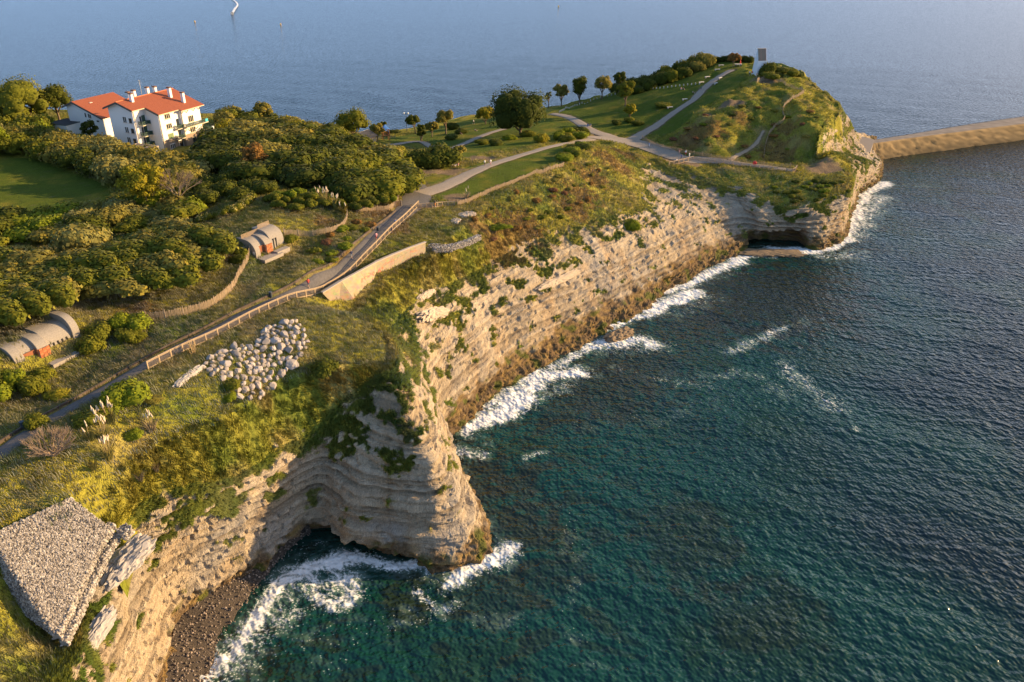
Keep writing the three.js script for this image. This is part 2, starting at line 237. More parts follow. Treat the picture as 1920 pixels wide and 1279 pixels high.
// low swells of the ground
const lump = (x, z) => { const m = ss(-0.5, 3, offPath(x, z)); const hill = ss(10, 35, x) * ss(-228, -240, z); return (lawnAt(x, z) ? 0.15 : 0.55 + 0.9 * hill) * m * (fbm(x * 0.12, z * 0.12, 3) - hill * 0.5 * Math.abs(n2(x * 0.06 + 5, z * 0.035))); };
const landY = (x, z) => HL(x, z) + lump(x, z) - 0.22 * ss(0.8, -0.2, offPath(x, z));
{
  const S = 0.8, nx = Math.floor((GX1 - GX0) / S), nz = Math.floor((GZ1 - GZ0) / S), id = new Int32Array((nx + 1) * (nz + 1)).fill(-1), pos = [], col = [], uv = [], idx = [];
  const vert = (i, j) => {
    const o = j * (nx + 1) + i; if (id[o] >= 0) return id[o];
    const x = GX0 + i * S, z = GZ0 + j * S, d = inland(x, z);
    let y = landY(x, z); if (d < 0) { const [, q] = lineDist(edge, x, z), e = edge[Math.round(q)]; y = Math.min(y, HL(e.x, e.z) + lump(e.x, e.z)) - 0.05 + d * 3.6; }
    pos.push(x, y, z); col.push(...landColour(x, z)); uv.push(x, z); return (id[o] = pos.length / 3 - 1);
  };
  for (let j = 0; j < nz; j++) for (let i = 0; i < nx; i++) {
    const x = GX0 + (i + 0.5) * S, z = GZ0 + (j + 0.5) * S; if (inland(x, z) < -1.4) continue;
    const a = vert(i, j), b = vert(i + 1, j), c = vert(i, j + 1), d = vert(i + 1, j + 1); idx.push(a, c, b, b, c, d);
  }
  const g = new THREE.BufferGeometry(); g.setAttribute('position', new THREE.Float32BufferAttribute(pos, 3)); g.setAttribute('color', new THREE.Float32BufferAttribute(col, 3)); g.setAttribute('uv', new THREE.Float32BufferAttribute(uv, 2)); g.setIndex(idx); g.computeVertexNormals();
  const m = structure('grass_ground', g, groundMat); GROUND_GEO.push(g); m.userData.label = 'grassy plateau and hill above the sea cliffs';
}

// ------------------------------------------------------------------ the cliffs: one sheet from the upper edge down to below the water
let CLIFF;
const cliffGrass = [];                                                  // places on the cliff where grass grows: x, y, z, nx, ny, nz, density
{
  const ts = []; let t = 0; const prev = new THREE.Vector3(), cur = new THREE.Vector3();
  while (t < NT) {
    ts.push(t); prev.copy(cM(t)); const dist = prev.distanceTo(camera.position), want = t > N_SEA ? 2.5 : clamp(dist * 0.0019, 0.2, 0.5);
    let dt = 0.02; for (let k = 0; k < 6; k++) { cur.copy(cM(t + dt)); const w1 = cW(t).distanceTo(cW(t + dt)), l = Math.max(cur.distanceTo(prev), w1 * 0.8, 1e-4); dt *= clamp(want / l, 0.3, 3); dt = clamp(dt, 0.002, 0.4); }
    t += dt;
  }
  ts.push(NT);
  const R = 196, vE = 0.06, vG = 0.34, vM = 0.67, vW = 0.95, nC = ts.length, P = new Float32Array(nC * R * 3), uv = new Float32Array(nC * R * 2), col = new Float32Array(nC * R * 3);
  const keys = [0, vE, vG, vM, vW, 1], A = new THREE.Vector3();
  let along = 0; const al = [];
  const prof = [];
  ts.forEach((tt, i) => {
    const e = cE(tt), g = cG(tt), m = cM(tt), w = cW(tt); if (tt > 0.001) e.y = lerp(e.y, HL(e.x, e.z), 0.8);
    if (i) along += cM(tt).distanceTo(cM(ts[i - 1])); al.push(along);
    const inw = new THREE.Vector3().subVectors(e, g).setY(0); if (inw.length() < 0.5) inw.copy(new THREE.Vector3().subVectors(e, w).setY(0)); inw.normalize();
    const e0 = e.clone().addScaledVector(inw, 1.6); e0.y = HL(e0.x, e0.z) + lump(e0.x, e0.z) - 0.45; if (tt > 0.001) e.y += lump(e.x, e.z) + 0.04;
    const out = new THREE.Vector3().subVectors(w, m).setY(0); if (out.length() < 0.3) out.copy(inw).negate(); out.normalize();
    const u = w.clone().addScaledVector(out, 1.2); u.y = -3;
    prof.push([e0, e, g, m, w, u]);
  });
  const sm = (p0, p1, p2, p3, f, k) => { const f2 = f * f, f3 = f2 * f; const cr = 0.5 * (2 * p1 + (p2 - p0) * f + (2 * p0 - 5 * p1 + 4 * p2 - p3) * f2 + (3 * p1 - p0 - 3 * p2 + p3) * f3); return lerp(lerp(p1, p2, f), cr, k); };
  for (let i = 0; i < nC; i++) for (let j = 0; j < R; j++) {
    const v = j / (R - 1); let s = 0; while (s < 4 && v > keys[s + 1]) s++;
    const f = (v - keys[s]) / (keys[s + 1] - keys[s]), p = prof[i], a = p[Math.max(0, s - 1)], b = p[s], c = p[s + 1], d = p[Math.min(5, s + 2)], o = (i * R + j) * 3;
    for (const [q, ax] of [[0, 'x'], [1, 'y'], [2, 'z']]) P[o + q] = sm(a[ax], b[ax], c[ax], d[ax], f, 0.7);
  }
  const idx = []; for (let i = 0; i + 1 < nC; i++) for (let j = 0; j + 1 < R; j++) { const a = i * R + j, b = a + R; idx.push(a, a + 1, b, b, a + 1, b + 1); }
  const g = new THREE.BufferGeometry(); g.setAttribute('position', new THREE.BufferAttribute(P, 3)); g.setIndex(idx); g.computeVertexNormals();
  // smoothed normals of the plain sheet carry the relief
  const Nn = Float32Array.from(g.attributes.normal.array);
  const reachAt = (tt) => { const i = Math.min(NT - 1, Math.floor(tt)); return lerp(reach[i], reach[i + 1], tt - i); };
  const caves = [[U(610, 1035, 0), 8, 2.4, 2.4], [U(690, 1055, 0), 9, 1.8, 2.0], [U(1455, 462, 0), 9, 4.5, 5], [U(1270, 545, 0), 5, 2.5, 1.4], [U(930, 745, 0), 5, 3, 1.2]];
  const layer = (s, seed) => { const k = Math.floor(s), f = s - k; const hsh = Math.abs(Math.sin(k * 127.1 + seed * 31.7) * 43758.5453) % 1, h2 = Math.abs(Math.sin((k + 1) * 127.1 + seed * 31.7) * 43758.5453) % 1; return lerp(hsh, h2, ss(0.8, 1, f)); };
  for (let i = 0; i < nC; i++) for (let j = 0; j < R; j++) {
    const o = (i * R + j) * 3, v = j / (R - 1), x = P[o], y = P[o + 1], z = P[o + 2], tt = ts[i];
    const nx = Nn[o], ny = Nn[o + 1], nz = Nn[o + 2];
    const gr = vE + (vG - vE) * reachAt(tt);
    const edgeN = 0.085 * fbm(x * 0.11, z * 0.11 + y * 0.1, 3) + 0.05 * n3(x * 0.5, y * 0.5, z * 0.5);
    let grass = ss(0.018, -0.018, v - gr + edgeN);
    const steep = 1 - clamp(ny);
    // tufts of green that hold on ledges of the rock
    const hang = n3(x * 0.16 + 7, y * 0.3, z * 0.16) + 0.45 * n3(x * 0.7, y * 0.9, z * 0.7);
    const face = tt > 6.5 && tt < 10.2;
    const fade = face ? ss(0.7, 0.25, v) * 0.95 : ss(vM + 0.05, vG - 0.04, v);
    grass = Math.max(grass, ss(0.42, 0.58, hang * 0.62 + fade * 0.52 - (face ? 0.1 : 0.02)) * (y > 4 ? 1 : 0));
    if (tt > N_SEA) grass = Math.max(grass, reachAt(tt) > 0.5 ? 1 : 0);
    const rock = 1 - grass;
    // bedding: hard and soft beds, gently folded
    const dip = (x * 0.10 - z * 0.03), bed = y + dip * 0.35 + 0.75 * fbm(x * 0.03, z * 0.03, 2) + 0.13 * n3(x * 0.25, y * 0.1, z * 0.25);
    const scree = ss(0.12, 0.45, fbm(x * 0.045 + 12, z * 0.045 + y * 0.03, 2)) * (face ? 0.2 : 0.8);
    const b1 = layer(bed * 0.62, 1), b2 = layer(bed * 1.75, 2), b3 = layer(bed * 3.4, 3);
    const brk = 0.55 + 0.6 * n3(x * 0.3 + 9, Math.floor(bed * 1.75) * 2.3, z * 0.3);      // beds break off along their length
    const blockN = n3(x * 0.4, bed * 1.2, z * 0.4), cove = tt < 6.5, notch = ss(0.4, 0.7, n3(x * (cove ? 0.8 : 0.3) + 40, Math.floor(bed * 1.75) * 3.1, z * (cove ? 0.8 : 0.3)));
    const big = fbm(x * 0.07 + 70, z * 0.07 + y * 0.03, 3);
    let d = rock * ((1 - 0.5 * scree) * (0.6 * (b1 - 0.5) + brk * (0.75 * (b2 - 0.5) + 0.36 * (b3 - 0.5)) - 0.4 * notch * (0.3 + b2)) + 0.16 * blockN + 1.0 * big + 0.05 * n3(x * 2.4, y * 2.4, z * 2.4));
    if (face) d -= rock * (0.75 * ss(3.4, 3.0, bed - 3.4 + 0.4 * n2(x * 0.3, 3)) * ss(1.6, 2.2, bed - 3.4) + 0.5 * ss(7.4, 7.1, bed - 3.4 + 0.5 * n2(x * 0.25, 8)) * ss(6.2, 6.6, bed - 3.4));
    const low = ss(4.2, 1.2, y + 1.6 * fbm(x * 0.12, z * 0.12, 2));
    d += rock * low * (0.55 * n3(x * 0.35, y * 0.6, z * 0.35) + 0.3 * n3(x * 1.1, y * 1.4, z * 1.1));
    // gullies run down the steeper grass and upper rock
    d += grass * (0.3 * fbm(x * 0.3, z * 0.3, 3) + 0.12 * n3(x * 1.3, y, z * 1.3));
    d *= ss(0, vE, v) * (tt > N_SEA ? 0.4 : 1);
    let px = x + nx * d, py = y + ny * d * 0.7, pz = z + nz * d;
    for (const [cc, r, top, deep] of caves) { const dd = Math.hypot(x - cc.x, z - cc.z); if (dd < r && y < top + 1) { const k = ss(r, r * 0.55, dd) * ss(top + 0.4, top - 0.9, y + 0.5 * n2(x * 0.4, z * 0.4)); px -= nx * k * deep; pz -= nz * k * deep; } }
    // colour of the matter
    const gcol = grassColour(x, z);
    let rc = mix3(C.rock, C.rockGrey, ss(-0.1, 0.5, fbm(x * 0.06 + 20, z * 0.06 + y * 0.08, 3)));
    rc = mix3(rc, C.rockWarm, 0.6 * ss(0.1, 0.6, fbm(x * 0.09 - 33, z * 0.09 + y * 0.12, 3)));
    rc = mix3(rc, C.rockDark, (1 - 0.7 * scree) * (0.42 * ss(0.35, 0.1, b2) + 0.3 * ss(0.3, 0.08, b3)));
    rc = mix3(rc, [0.54, 0.45, 0.33], 0.5 * ss(0.6, 0.95, b2) + 0.3 * scree);
    const tide = ss(3.4, 1.9, y + 1.9 * fbm(x * 0.14 + 5, z * 0.14, 3) + 0.5 * blockN - (tt > 12 && tt < 20 ? 1.3 : 0));
    rc = mix3(rc, mix3(C.tide, C.tideGold, ss(0, 0.4, n3(x * 0.3, y, z * 0.3))), tide * 0.85);
    if (y < 6) rc = mix3(rc, C.weed, 0.8 * tide * ss(0.35, 0.6, n3(x * 0.22 + 4, y * 0.3, z * 0.22)));
    const cc = mix3(rc, gcol, grass), f = 1 + 0.16 * n3(x * 1.7, y * 1.7, z * 1.7);
    P[o] = px; P[o + 1] = py; P[o + 2] = pz; col[o] = cc[0] * f; col[o + 1] = cc[1] * f; col[o + 2] = cc[2] * f;
    uv[(i * R + j) * 2] = al[i]; uv[(i * R + j) * 2 + 1] = v * 32;
    if (grass > 0.55 && tt < N_SEA + 2 && tt > 0 && v > 0.03) cliffGrass.push([px, py, pz, nx, ny, nz, v < gr - 0.02 ? 1 : 0.6, i, j]);
  }
  g.setAttribute('color', new THREE.BufferAttribute(col, 3)); g.setAttribute('uv', new THREE.BufferAttribute(uv, 2)); g.attributes.position.needsUpdate = true; g.computeVertexNormals();
  const m = structure('sea_cliff', g, cliffMat); CLIFF = g; m.userData.label = 'layered pale rock cliffs falling to the sea';
  console.log('cliff', nC, 'x', R, 'grass', cliffGrass.length);
}

// ------------------------------------------------------------------ the sea
{
  const SX0 = -70, SX1 = 190, SZ0 = -320, SZ1 = -40, T = 2048;
  // foam strokes: photo points on the water, half width in metres, strength
  const strokes = [
    [[[330, 1300], [400, 1262], [440, 1225], [478, 1170], [505, 1120], [540, 1080], [575, 1062]], 1.9, 1.15], [[[400, 1310], [450, 1240], [490, 1190], [530, 1130]], 3.8, 0.66], [[[350, 1290], [400, 1240], [430, 1200]], 2.2, 0.72],
    [[[575, 1062], [640, 1050], [700, 1052]], 1.6, 1.15], [[[560, 1090], [600, 1115], [640, 1130], [668, 1118], [660, 1095], [620, 1075]], 1.5, 0.95], [[[590, 1090], [650, 1110]], 3.4, 0.66],
    [[[720, 1055], [790, 1058], [840, 1062]], 1.3, 1.2], [[[790, 1072], [840, 1058]], 0.7, 1.3], [[[850, 1088], [890, 1072], [928, 1048], [950, 1030]], 1.5, 1.1],
    [[[790, 1100], [815, 1130], [850, 1135], [865, 1128]], 1.1, 0.78], [[[740, 1160], [800, 1150], [850, 1145]], 1.4, 0.45], [[[900, 1155], [960, 1165]], 2, 0.42], [[[640, 1200], [720, 1180]], 3, 0.36], [[[560, 1180], [620, 1220]], 4, 0.36],
    [[[845, 845], [870, 850], [900, 848]], 1.8, 0.8], [[[850, 860], [905, 830]], 3, 0.4], [[[985, 855], [1010, 845]], 1.0, 0.7],
    [[[885, 800], [920, 785], [955, 765], [985, 745]], 2.6, 1.25], [[[960, 745], [1010, 715], [1050, 700], [1090, 698]], 2.4, 1.15], [[[985, 760], [1020, 740], [1060, 725]], 3, 0.62], [[[900, 770], [960, 730], [1020, 700]], 3.0, 0.95], [[[1030, 690], [1080, 670], [1110, 650]], 2.2, 0.9],
    [[[1100, 650], [1150, 640], [1200, 640], [1225, 650]], 3.2, 1.05], [[[1130, 618], [1170, 605], [1210, 590]], 2, 1.1], [[[1120, 660], [1180, 660]], 3, 0.5],
    [[[1215, 582], [1250, 570], [1300, 550]], 2.6, 1.15], [[[1250, 550], [1300, 525], [1345, 505], [1400, 482]], 2.4, 1.1], [[[1260, 585], [1340, 560]], 4, 0.5], [[[1330, 530], [1400, 500]], 3, 0.42],
    [[[1420, 480], [1470, 470], [1520, 472], [1560, 466], [1590, 445]], 2.2, 1.15], [[[1440, 466], [1500, 468]], 2, 1.0], [[[1590, 450], [1602, 410], [1612, 380], [1640, 352], [1662, 344]], 2.6, 1.15], [[[1600, 440], [1625, 400], [1650, 370]], 5, 0.8], [[[1540, 482], [1610, 478]], 4, 0.7],
    [[[1370, 655], [1420, 640], [1450, 622], [1475, 615]], 2.2, 0.72], [[[1450, 620], [1500, 605]], 4, 0.42], [[[1240, 715], [1300, 722], [1380, 700], [1430, 710]], 2.6, 0.52], [[[1470, 690], [1510, 720], [1560, 758]], 2.6, 0.66], [[[1440, 715], [1480, 735]], 3, 0.46], [[[1150, 690], [1240, 715]], 2, 0.42], [[[1600, 800], [1612, 806]], 1.1, 0.8], [[[1230, 790], [1300, 760], [1380, 745]], 3, 0.34], [[[1100, 790], [1160, 775]], 4, 0.34], [[[1060, 960], [1080, 1060], [1060, 1150], [1100, 1240]], 2.4, 0.34],
    [[[1650, 345], [1740, 350]], 4, 0.4], [[[1680, 470], [1760, 440]], 3, 0.3], [[[1700, 620], [1720, 640]], 3, 0.3],
  ].map(([p, w, s]) => ({ p: p.map(([x, y]) => U(x, y, 0)), w, s })).map((s) => { const xs = s.p.map((q) => q.x), zs = s.p.map((q) => q.z), r = s.w * 3; return { ...s, x0: Math.min(...xs) - r, x1: Math.max(...xs) + r, z0: Math.min(...zs) - r, z1: Math.max(...zs) + r }; });
  // distance to the shore on a coarse grid
  const q = 2, dn = (SX1 - SX0) / q + 1, dm = (SZ1 - SZ0) / q + 1, dist = new Float32Array(dn * dm);
  for (let j = 0; j < dm; j++) for (let i = 0; i < dn; i++) dist[j * dn + i] = lineDist(shoreline, SX0 + i * q, SZ0 + j * q)[0];
  const shore = (x, z) => { const u = clamp((x - SX0) / q, 0, dn - 1.001), v = clamp((z - SZ0) / q, 0, dm - 1.001), i = u | 0, j = v | 0, o = j * dn + i; return lerp(lerp(dist[o], dist[o + 1], u - i), lerp(dist[o + dn], dist[o + dn + 1], u - i), v - j); };
  const foamField = new Float32Array(512 * 512);
  for (let j = 0; j < 512; j++) for (let i = 0; i < 512; i++) {
    let x = lerp(SX0, SX1, (i + 0.5) / 512), z = lerp(SZ0, SZ1, (j + 0.5) / 512), f = 0;
    x += 1.2 * n2(x * 0.11, z * 0.11); z += 1.2 * n2(x * 0.11 + 50, z * 0.11);
    for (const s of strokes) if (x > s.x0 && x < s.x1 && z > s.z0 && z < s.z1) { const d = lineDist(s.p, x, z)[0] / s.w; f = Math.max(f, s.s * Math.exp(-d * d * 0.6)); }
    f = Math.max(f, 0.62 * Math.exp(-shore(x, z) / 1.6));
    foamField[j * 512 + i] = f;
  }
  const foamAt = (x, z) => { const u = clamp((x - SX0) / (SX1 - SX0) * 512 - 0.5, 0, 510.9), v = clamp((z - SZ0) / (SZ1 - SZ0) * 512 - 0.5, 0, 510.9), i = u | 0, j = v | 0, o = j * 512 + i; return lerp(lerp(foamField[o], foamField[o + 1], u - i), lerp(foamField[o + 512], foamField[o + 513], u - i), v - j); };
  const reefs = [[[1430, 560], 26, 1], [[1330, 600], 16, 0.8], [[1500, 540], 20, 0.9], [[1200, 690], 14, 0.7], [[1130, 730], 12, 0.6], [[1060, 760], 10, 0.6], [[960, 900], 7, 0.9], [[980, 980], 8, 0.9], [[900, 900], 5, 0.9], [[900, 1110], 7, 0.6], [[760, 1120], 6, 0.8], [[1290, 1010], 10, 0.6], [[1000, 1090], 7, 0.5], [[1420, 1150], 8, 0.5], [[1580, 600], 16, 0.5], [[1650, 310], 12, 0.7]].map(([[a, b], r, s]) => { const p = U(a, b, 0); return [p.x, p.z, r, s]; });
  const deepC = [0.006, 0.018, 0.022], tealC = [0.005, 0.040, 0.033], greenC = [0.008, 0.032, 0.019], reefC = [0.016, 0.021, 0.012], sandC = [0.035, 0.04, 0.028], foamC = [0.78, 0.79, 0.78], milkC = [0.12, 0.19, 0.165];
  const cd = new Uint8Array(T * T * 4), rd = new Uint8Array(T * T * 4), enc = (c) => 255 * (c <= 0.0031308 ? 12.92 * c : 1.055 * Math.pow(c, 1 / 2.4) - 0.055);
  const centre = U(1180, 900, 0);
  for (let j = 0; j < T; j++) for (let i = 0; i < T; i++) {
    const x = lerp(SX0, SX1, (i + 0.5) / T), z = lerp(SZ0, SZ1, (j + 0.5) / T), o = (j * T + i) * 4;
    const wx = x + 3 * n2(x * 0.05, z * 0.05), wz = z + 3 * n2(x * 0.05 + 9, z * 0.05);
    const D = shore(x, z), big = fbm(x * 0.018, z * 0.018 + 3, 2);
    // water depth painted into the colour: smooth seaward fade to deep, then patches of bottom
    let c = mix3(tealC, deepC, ss(-0.2, 0.8, (x - 0.35 * (z + 120) * -1 - 40) / 90 + 0.7 * big));
    c = mix3(c, greenC, ss(0.0, 0.5, fbm(wx * 0.035 + 30, wz * 0.035, 2)) * ss(90, 20, D) * 0.9);
    for (const [a, b, r, s] of reefs) { const d = Math.hypot(wx - a, (wz - b)) / r; if (d < 1) c = mix3(c, reefC, s * ss(1, 0.5, d + 0.45 * n2(x * 0.22, z * 0.22) + 0.2 * n2(x * 0.7, z * 0.7)) * 0.85); }
    c = mix3(c, reefC, 0.6 * ss(0.45, 0.62, n2(wx * 0.09 + 80, wz * 0.2)) * ss(45, 6, D));
    c = mix3(c, sandC, ss(4, 0, D) * 0.4);
    c = mix3(c, deepC, 1 - ss(0, 22, Math.min(x - SX0, SX1 - x, z - SZ0, SZ1 - z)));
    const F = foamAt(x, z) * ss(0, 8, Math.min(x - SX0, SX1 - x, z - SZ0, SZ1 - z)); let fo = 0, milk = 0;
    if (F > 0.02) {
      const ax = wx + 0.9 * n2(x * 0.35, z * 0.35 + 7), az = wz + 0.9 * n2(x * 0.35 + 31, z * 0.35);
      const l1 = 1 - Math.abs(n2(ax * 0.3, az * 0.42)), l2 = 1 - Math.abs(n2(ax * 0.85 + 20, az * 0.95)), l3 = 1 - Math.abs(n2(ax * 2.1, az * 2.3 + 5)), sp = n2(x * 2.7, z * 3.4) * 0.5 + 0.5;
      const lace = 0.42 * l1 * l1 * l1 + 0.36 * l2 * l2 + 0.22 * l3;
      fo = ss(0.69, 0.96, F * 0.64 + lace * 0.55) * 0.95;                 // net of foam lines
      fo = Math.max(fo, ss(0.86, 1.15, F + 0.75 * (lace - 0.5)) * (0.5 + 0.5 * l2));   // solid surf
      if (F > 0.22) fo = Math.max(fo, ss(0.78, 0.9, sp * 0.62 + 0.36 * F + 0.2 * l1 - 0.02) * 0.85);  // flecks
      milk = ss(0.3, 1.05, F + 0.35 * n2(wx * 0.2, wz * 0.2) + 0.2 * (l1 - 0.6));
    }
    c = mix3(c, milkC, milk * 0.6); c = mix3(c, foamC, fo);
    cd[o] = enc(c[0]); cd[o + 1] = enc(c[1]); cd[o + 2] = enc(c[2]); cd[o + 3] = 255;
    const r = lerp(0.13, 0.9, clamp(fo * 1.2)) * 255; rd[o] = rd[o + 1] = rd[o + 2] = r; rd[o + 3] = 255;
  }
  const mk = (d, srgb) => { const t = new THREE.DataTexture(d, T, T); t.wrapS = t.wrapT = THREE.ClampToEdgeWrapping; t.magFilter = t.minFilter = THREE.LinearFilter; if (srgb) t.colorSpace = THREE.SRGBColorSpace; t.repeat.set(1 / (SX1 - SX0), 1 / (SZ1 - SZ0)); t.offset.set(-SX0 / (SX1 - SX0), -SZ0 / (SZ1 - SZ0)); t.needsUpdate = true; return t; };
  // wind waves: a tile of many directional waves
  const r = rng(77), B = 1024, tile = 72, waves = [];
  for (let k = 0; k < 130; k++) { const len = 0.42 * Math.pow(8, r()), a = 1.85 + (r() + r() + r() - 1.5) * 1.7, kx = Math.round(Math.cos(a) * tile / len), kz = Math.round(Math.sin(a) * tile / len); if (kx || kz) waves.push([kx, kz, Math.pow(len, 0.85), r() * 6.28]); }
  const hgt = new Float32Array(B * B); let lo = 1e9, hi = -1e9;
  const sn = new Float32Array(B); for (let i = 0; i < B; i++) sn[i] = Math.sin(i / B * 2 * Math.PI);
  for (const [kx, kz, a, p] of waves) { const ph = Math.round(p / 6.2832 * B); for (let j = 0; j < B; j++) { const base = kz * j + ph; for (let i = 0; i < B; i++) { const s = sn[(((kx * i + base) % B) + B) % B]; hgt[j * B + i] += a * (s - 0.25 * (1 - s * s)); } } }
  for (const h of hgt) { if (h < lo) lo = h; if (h > hi) hi = h; }
  const bump = dataTex(B, (i, j) => (hgt[j * B + i] - lo) / (hi - lo)); bump.repeat.set(1 / tile, 1 / tile);
  const mat = new THREE.MeshPhysicalMaterial({ map: mk(cd, true), roughnessMap: mk(rd, false), roughness: 1, ior: 1.33, bumpMap: bump, bumpScale: 0.52 });
  const rows = [], A0 = 66, deg = Math.PI / 180;
  for (let d = A0; d > 2.2; d -= 0.135) rows.push(CAM_Y / Math.tan(d * deg));
  for (const d of [2, 1.7, 1.4, 1.1, 0.8, 0.6]) rows.push(CAM_Y / Math.tan(d * deg));
  const cols = 620, span = 58, pos = [], uv = [], idx = [];
  const swell = [[9, 2.0, 0.10, 0.3], [6.5, 2.5, 0.07, 2], [4.6, 1.8, 0.05, 4], [15, 2.2, 0.14, 1], [23, 1.9, 0.12, 5], [3.6, 2.7, 0.035, 3]].map(([l, a, h, p]) => [Math.cos(a) * 6.283 / l, Math.sin(a) * 6.283 / l, h, p, l]);
  rows.forEach((rad, j) => { const step = j + 1 < rows.length ? rows[Math.min(rows.length - 1, j + 1)] - rad : 200; for (let i = 0; i <= cols; i++) {
    const a = lerp(-span, span, i / cols) * deg, x = Math.sin(a) * rad, z = -Math.cos(a) * rad; let y = 0;
    const calm = x > SX0 && x < SX1 && z > SZ0 && z < SZ1 ? ss(0.5, 6, shore(x, z)) : 1;
    for (const [kx, kz, h, p, l] of swell) if (l > step * 2.5) y += 0.5 * h * Math.sin(kx * x + kz * z + p + 1.2 * n2(x * 0.02, z * 0.02));
    y *= 0.35 + 0.65 * calm; if (x > SX0 && x < SX1 && z > SZ0 && z < SZ1) { const F = foamAt(x, z); if (F > 0.3) y += (F - 0.3) * 0.16 * (0.5 + n2(x * 0.35, z * 0.35)); }
    pos.push(x, y, z); uv.push(x, z);
  } });
  const W = cols + 1; for (let j = 0; j + 1 < rows.length; j++) for (let i = 0; i < cols; i++) { const a = j * W + i; idx.push(a, a + 1, a + W, a + 1, a + W + 1, a + W); }
  const g = new THREE.BufferGeometry(); g.setAttribute('position', new THREE.Float32BufferAttribute(pos, 3)); g.setAttribute('uv', new THREE.Float32BufferAttribute(uv, 2)); g.setIndex(idx); g.computeVertexNormals();
  structure('sea', g, mat).userData.label = 'teal and blue sea with white surf along the cliffs';
  console.log('sea', pos.length / 3);
}
// ------------------------------------------------------------------ reading the built terrain
const BVHS = [...GROUND_GEO, CLIFF].map((g) => new MeshBVH(g, { indirect: true }));
const hitRay = (ray) => { let best = null; for (const b of BVHS) { const h = b.raycastFirst(ray, THREE.DoubleSide); if (h && (!best || h.distance < best.distance)) best = h; } return best; };
const _ray = new THREE.Ray();
function at(px, py) {                                                   // the terrain point that the photograph shows at (px, py)
  _ray.origin.copy(camera.position); _ray.direction.copy(U(px, py, 0)).sub(camera.position).normalize();
  const h = hitRay(_ray); return h ? h.point.clone() : onLand(px, py);
}
function drop(x, z, from = 45) { _ray.origin.set(x, from, z); _ray.direction.set(0, -1, 0); const h = hitRay(_ray); return h ? h.point.y : 0; }
const dropN = (x, z) => { _ray.origin.set(x, 45, z); _ray.direction.set(0, -1, 0); const h = hitRay(_ray); return h ? { y: h.point.y, n: h.face.normal.y < 0 ? h.face.normal.clone().negate() : h.face.normal.clone() } : { y: 0, n: new THREE.Vector3(0, 1, 0) }; };

// ------------------------------------------------------------------ paths
const gritTex = (() => { const a = tileNoise(61, 90), b = tileNoise(63, 14), c = tileNoise(66, 200); return dataTex(512, (i, j) => { const u = i / 512, v = j / 512; return 0.78 + 0.1 * a(u, v) + 0.12 * b(u, v) + 0.1 * c(u, v); }); })();
const asphalt = new THREE.MeshPhysicalMaterial({ specularIntensity: 0.3, color: new THREE.Color().setRGB(0.15, 0.14, 0.135), roughness: 0.95, map: tiled(gritTex, 6), bumpMap: tiled(gritTex, 3), bumpScale: 0.02 });
const gravel = new THREE.MeshStandardMaterial({ color: new THREE.Color().setRGB(0.34, 0.285, 0.225), roughness: 1, map: tiled(gritTex, 5), bumpMap: tiled(gritTex, 3), bumpScale: 0.03 });
const sandPath = new THREE.MeshStandardMaterial({ color: new THREE.Color().setRGB(0.36, 0.28, 0.19), roughness: 1, map: tiled(gritTex, 4), bumpMap: tiled(gritTex, 3), bumpScale: 0.04 });
pathLines.forEach((p, k) => {
  const n = p.pts.length, K = 7, pos = [], uv = [], idx = [];
  p.pts.forEach((c, i) => {
    const a = p.pts[Math.max(0, i - 1)], b = p.pts[Math.min(n - 1, i + 1)], t = new THREE.Vector3().subVectors(b, a).setY(0).normalize(), w = p.width(i) + 0.14 * n2(i * 0.31, k * 9);
    for (let q = 0; q < K; q++) { const o = (q / (K - 1) - 0.5) * 2 * (w + (q === 0 || q === K - 1 ? 0.12 * n2(i * 0.9, q * 5 + k) : 0)), x = c.x - t.z * o, z = c.z + t.x * o, y = HL(x, z) + 0.03 + k * 0.012 - (q === 0 || q === K - 1 ? 0.12 : 0); pos.push(x, y, z); uv.push(x, z); }
  });
  for (let i = 0; i + 1 < n; i++) for (let q = 0; q + 1 < K; q++) { const a = i * K + q, b = a + K; idx.push(a, b, a + 1, b, b + 1, a + 1); }
  const g = new THREE.BufferGeometry(); g.setAttribute('position', new THREE.Float32BufferAttribute(pos, 3)); g.setAttribute('uv', new THREE.Float32BufferAttribute(uv, 2)); g.setIndex(idx); g.computeVertexNormals();
  structure({ main: 'coastal_path', trail: 'trail', hill: 'hill_path' }[p.k] || 'path', g, { main: asphalt, trail: sandPath, hill: gravel }[p.k] || gravel);
});
// point at a given arc length of a line and its side direction
function walker(pts) { const L = [0]; for (let i = 1; i < pts.length; i++) L.push(L[i - 1] + Math.hypot(pts[i].x - pts[i - 1].x, pts[i].z - pts[i - 1].z)); const total = L[L.length - 1]; return { total, get(s) { s = clamp(s, 0, total); let i = 1; while (i < L.length - 1 && L[i] < s) i++; const f = (s - L[i - 1]) / (L[i] - L[i - 1] || 1), a = pts[i - 1], b = pts[i], t = new THREE.Vector3(b.x - a.x, 0, b.z - a.z).normalize(); return { p: new THREE.Vector3().lerpVectors(a, b, f), t, r: new THREE.Vector3(-t.z, 0, t.x) }; } }; }
const box = (w, h, d, x = 0, y = 0, z = 0, ry = 0) => { const g = new THREE.BoxGeometry(w, h, d); if (ry) g.rotateY(ry); g.translate(x, y, z); return g; };
function bar(a, b, w, h) {                                              // a squared timber from a to b
  const d = new THREE.Vector3().subVectors(b, a), l = d.length(), g = new THREE.BoxGeometry(w, h, l);
  g.applyMatrix4(new THREE.Matrix4().lookAt(b, a, new THREE.Vector3(0, 1, 0))); g.translate((a.x + b.x) / 2, (a.y + b.y) / 2, (a.z + b.z) / 2); return g;
}
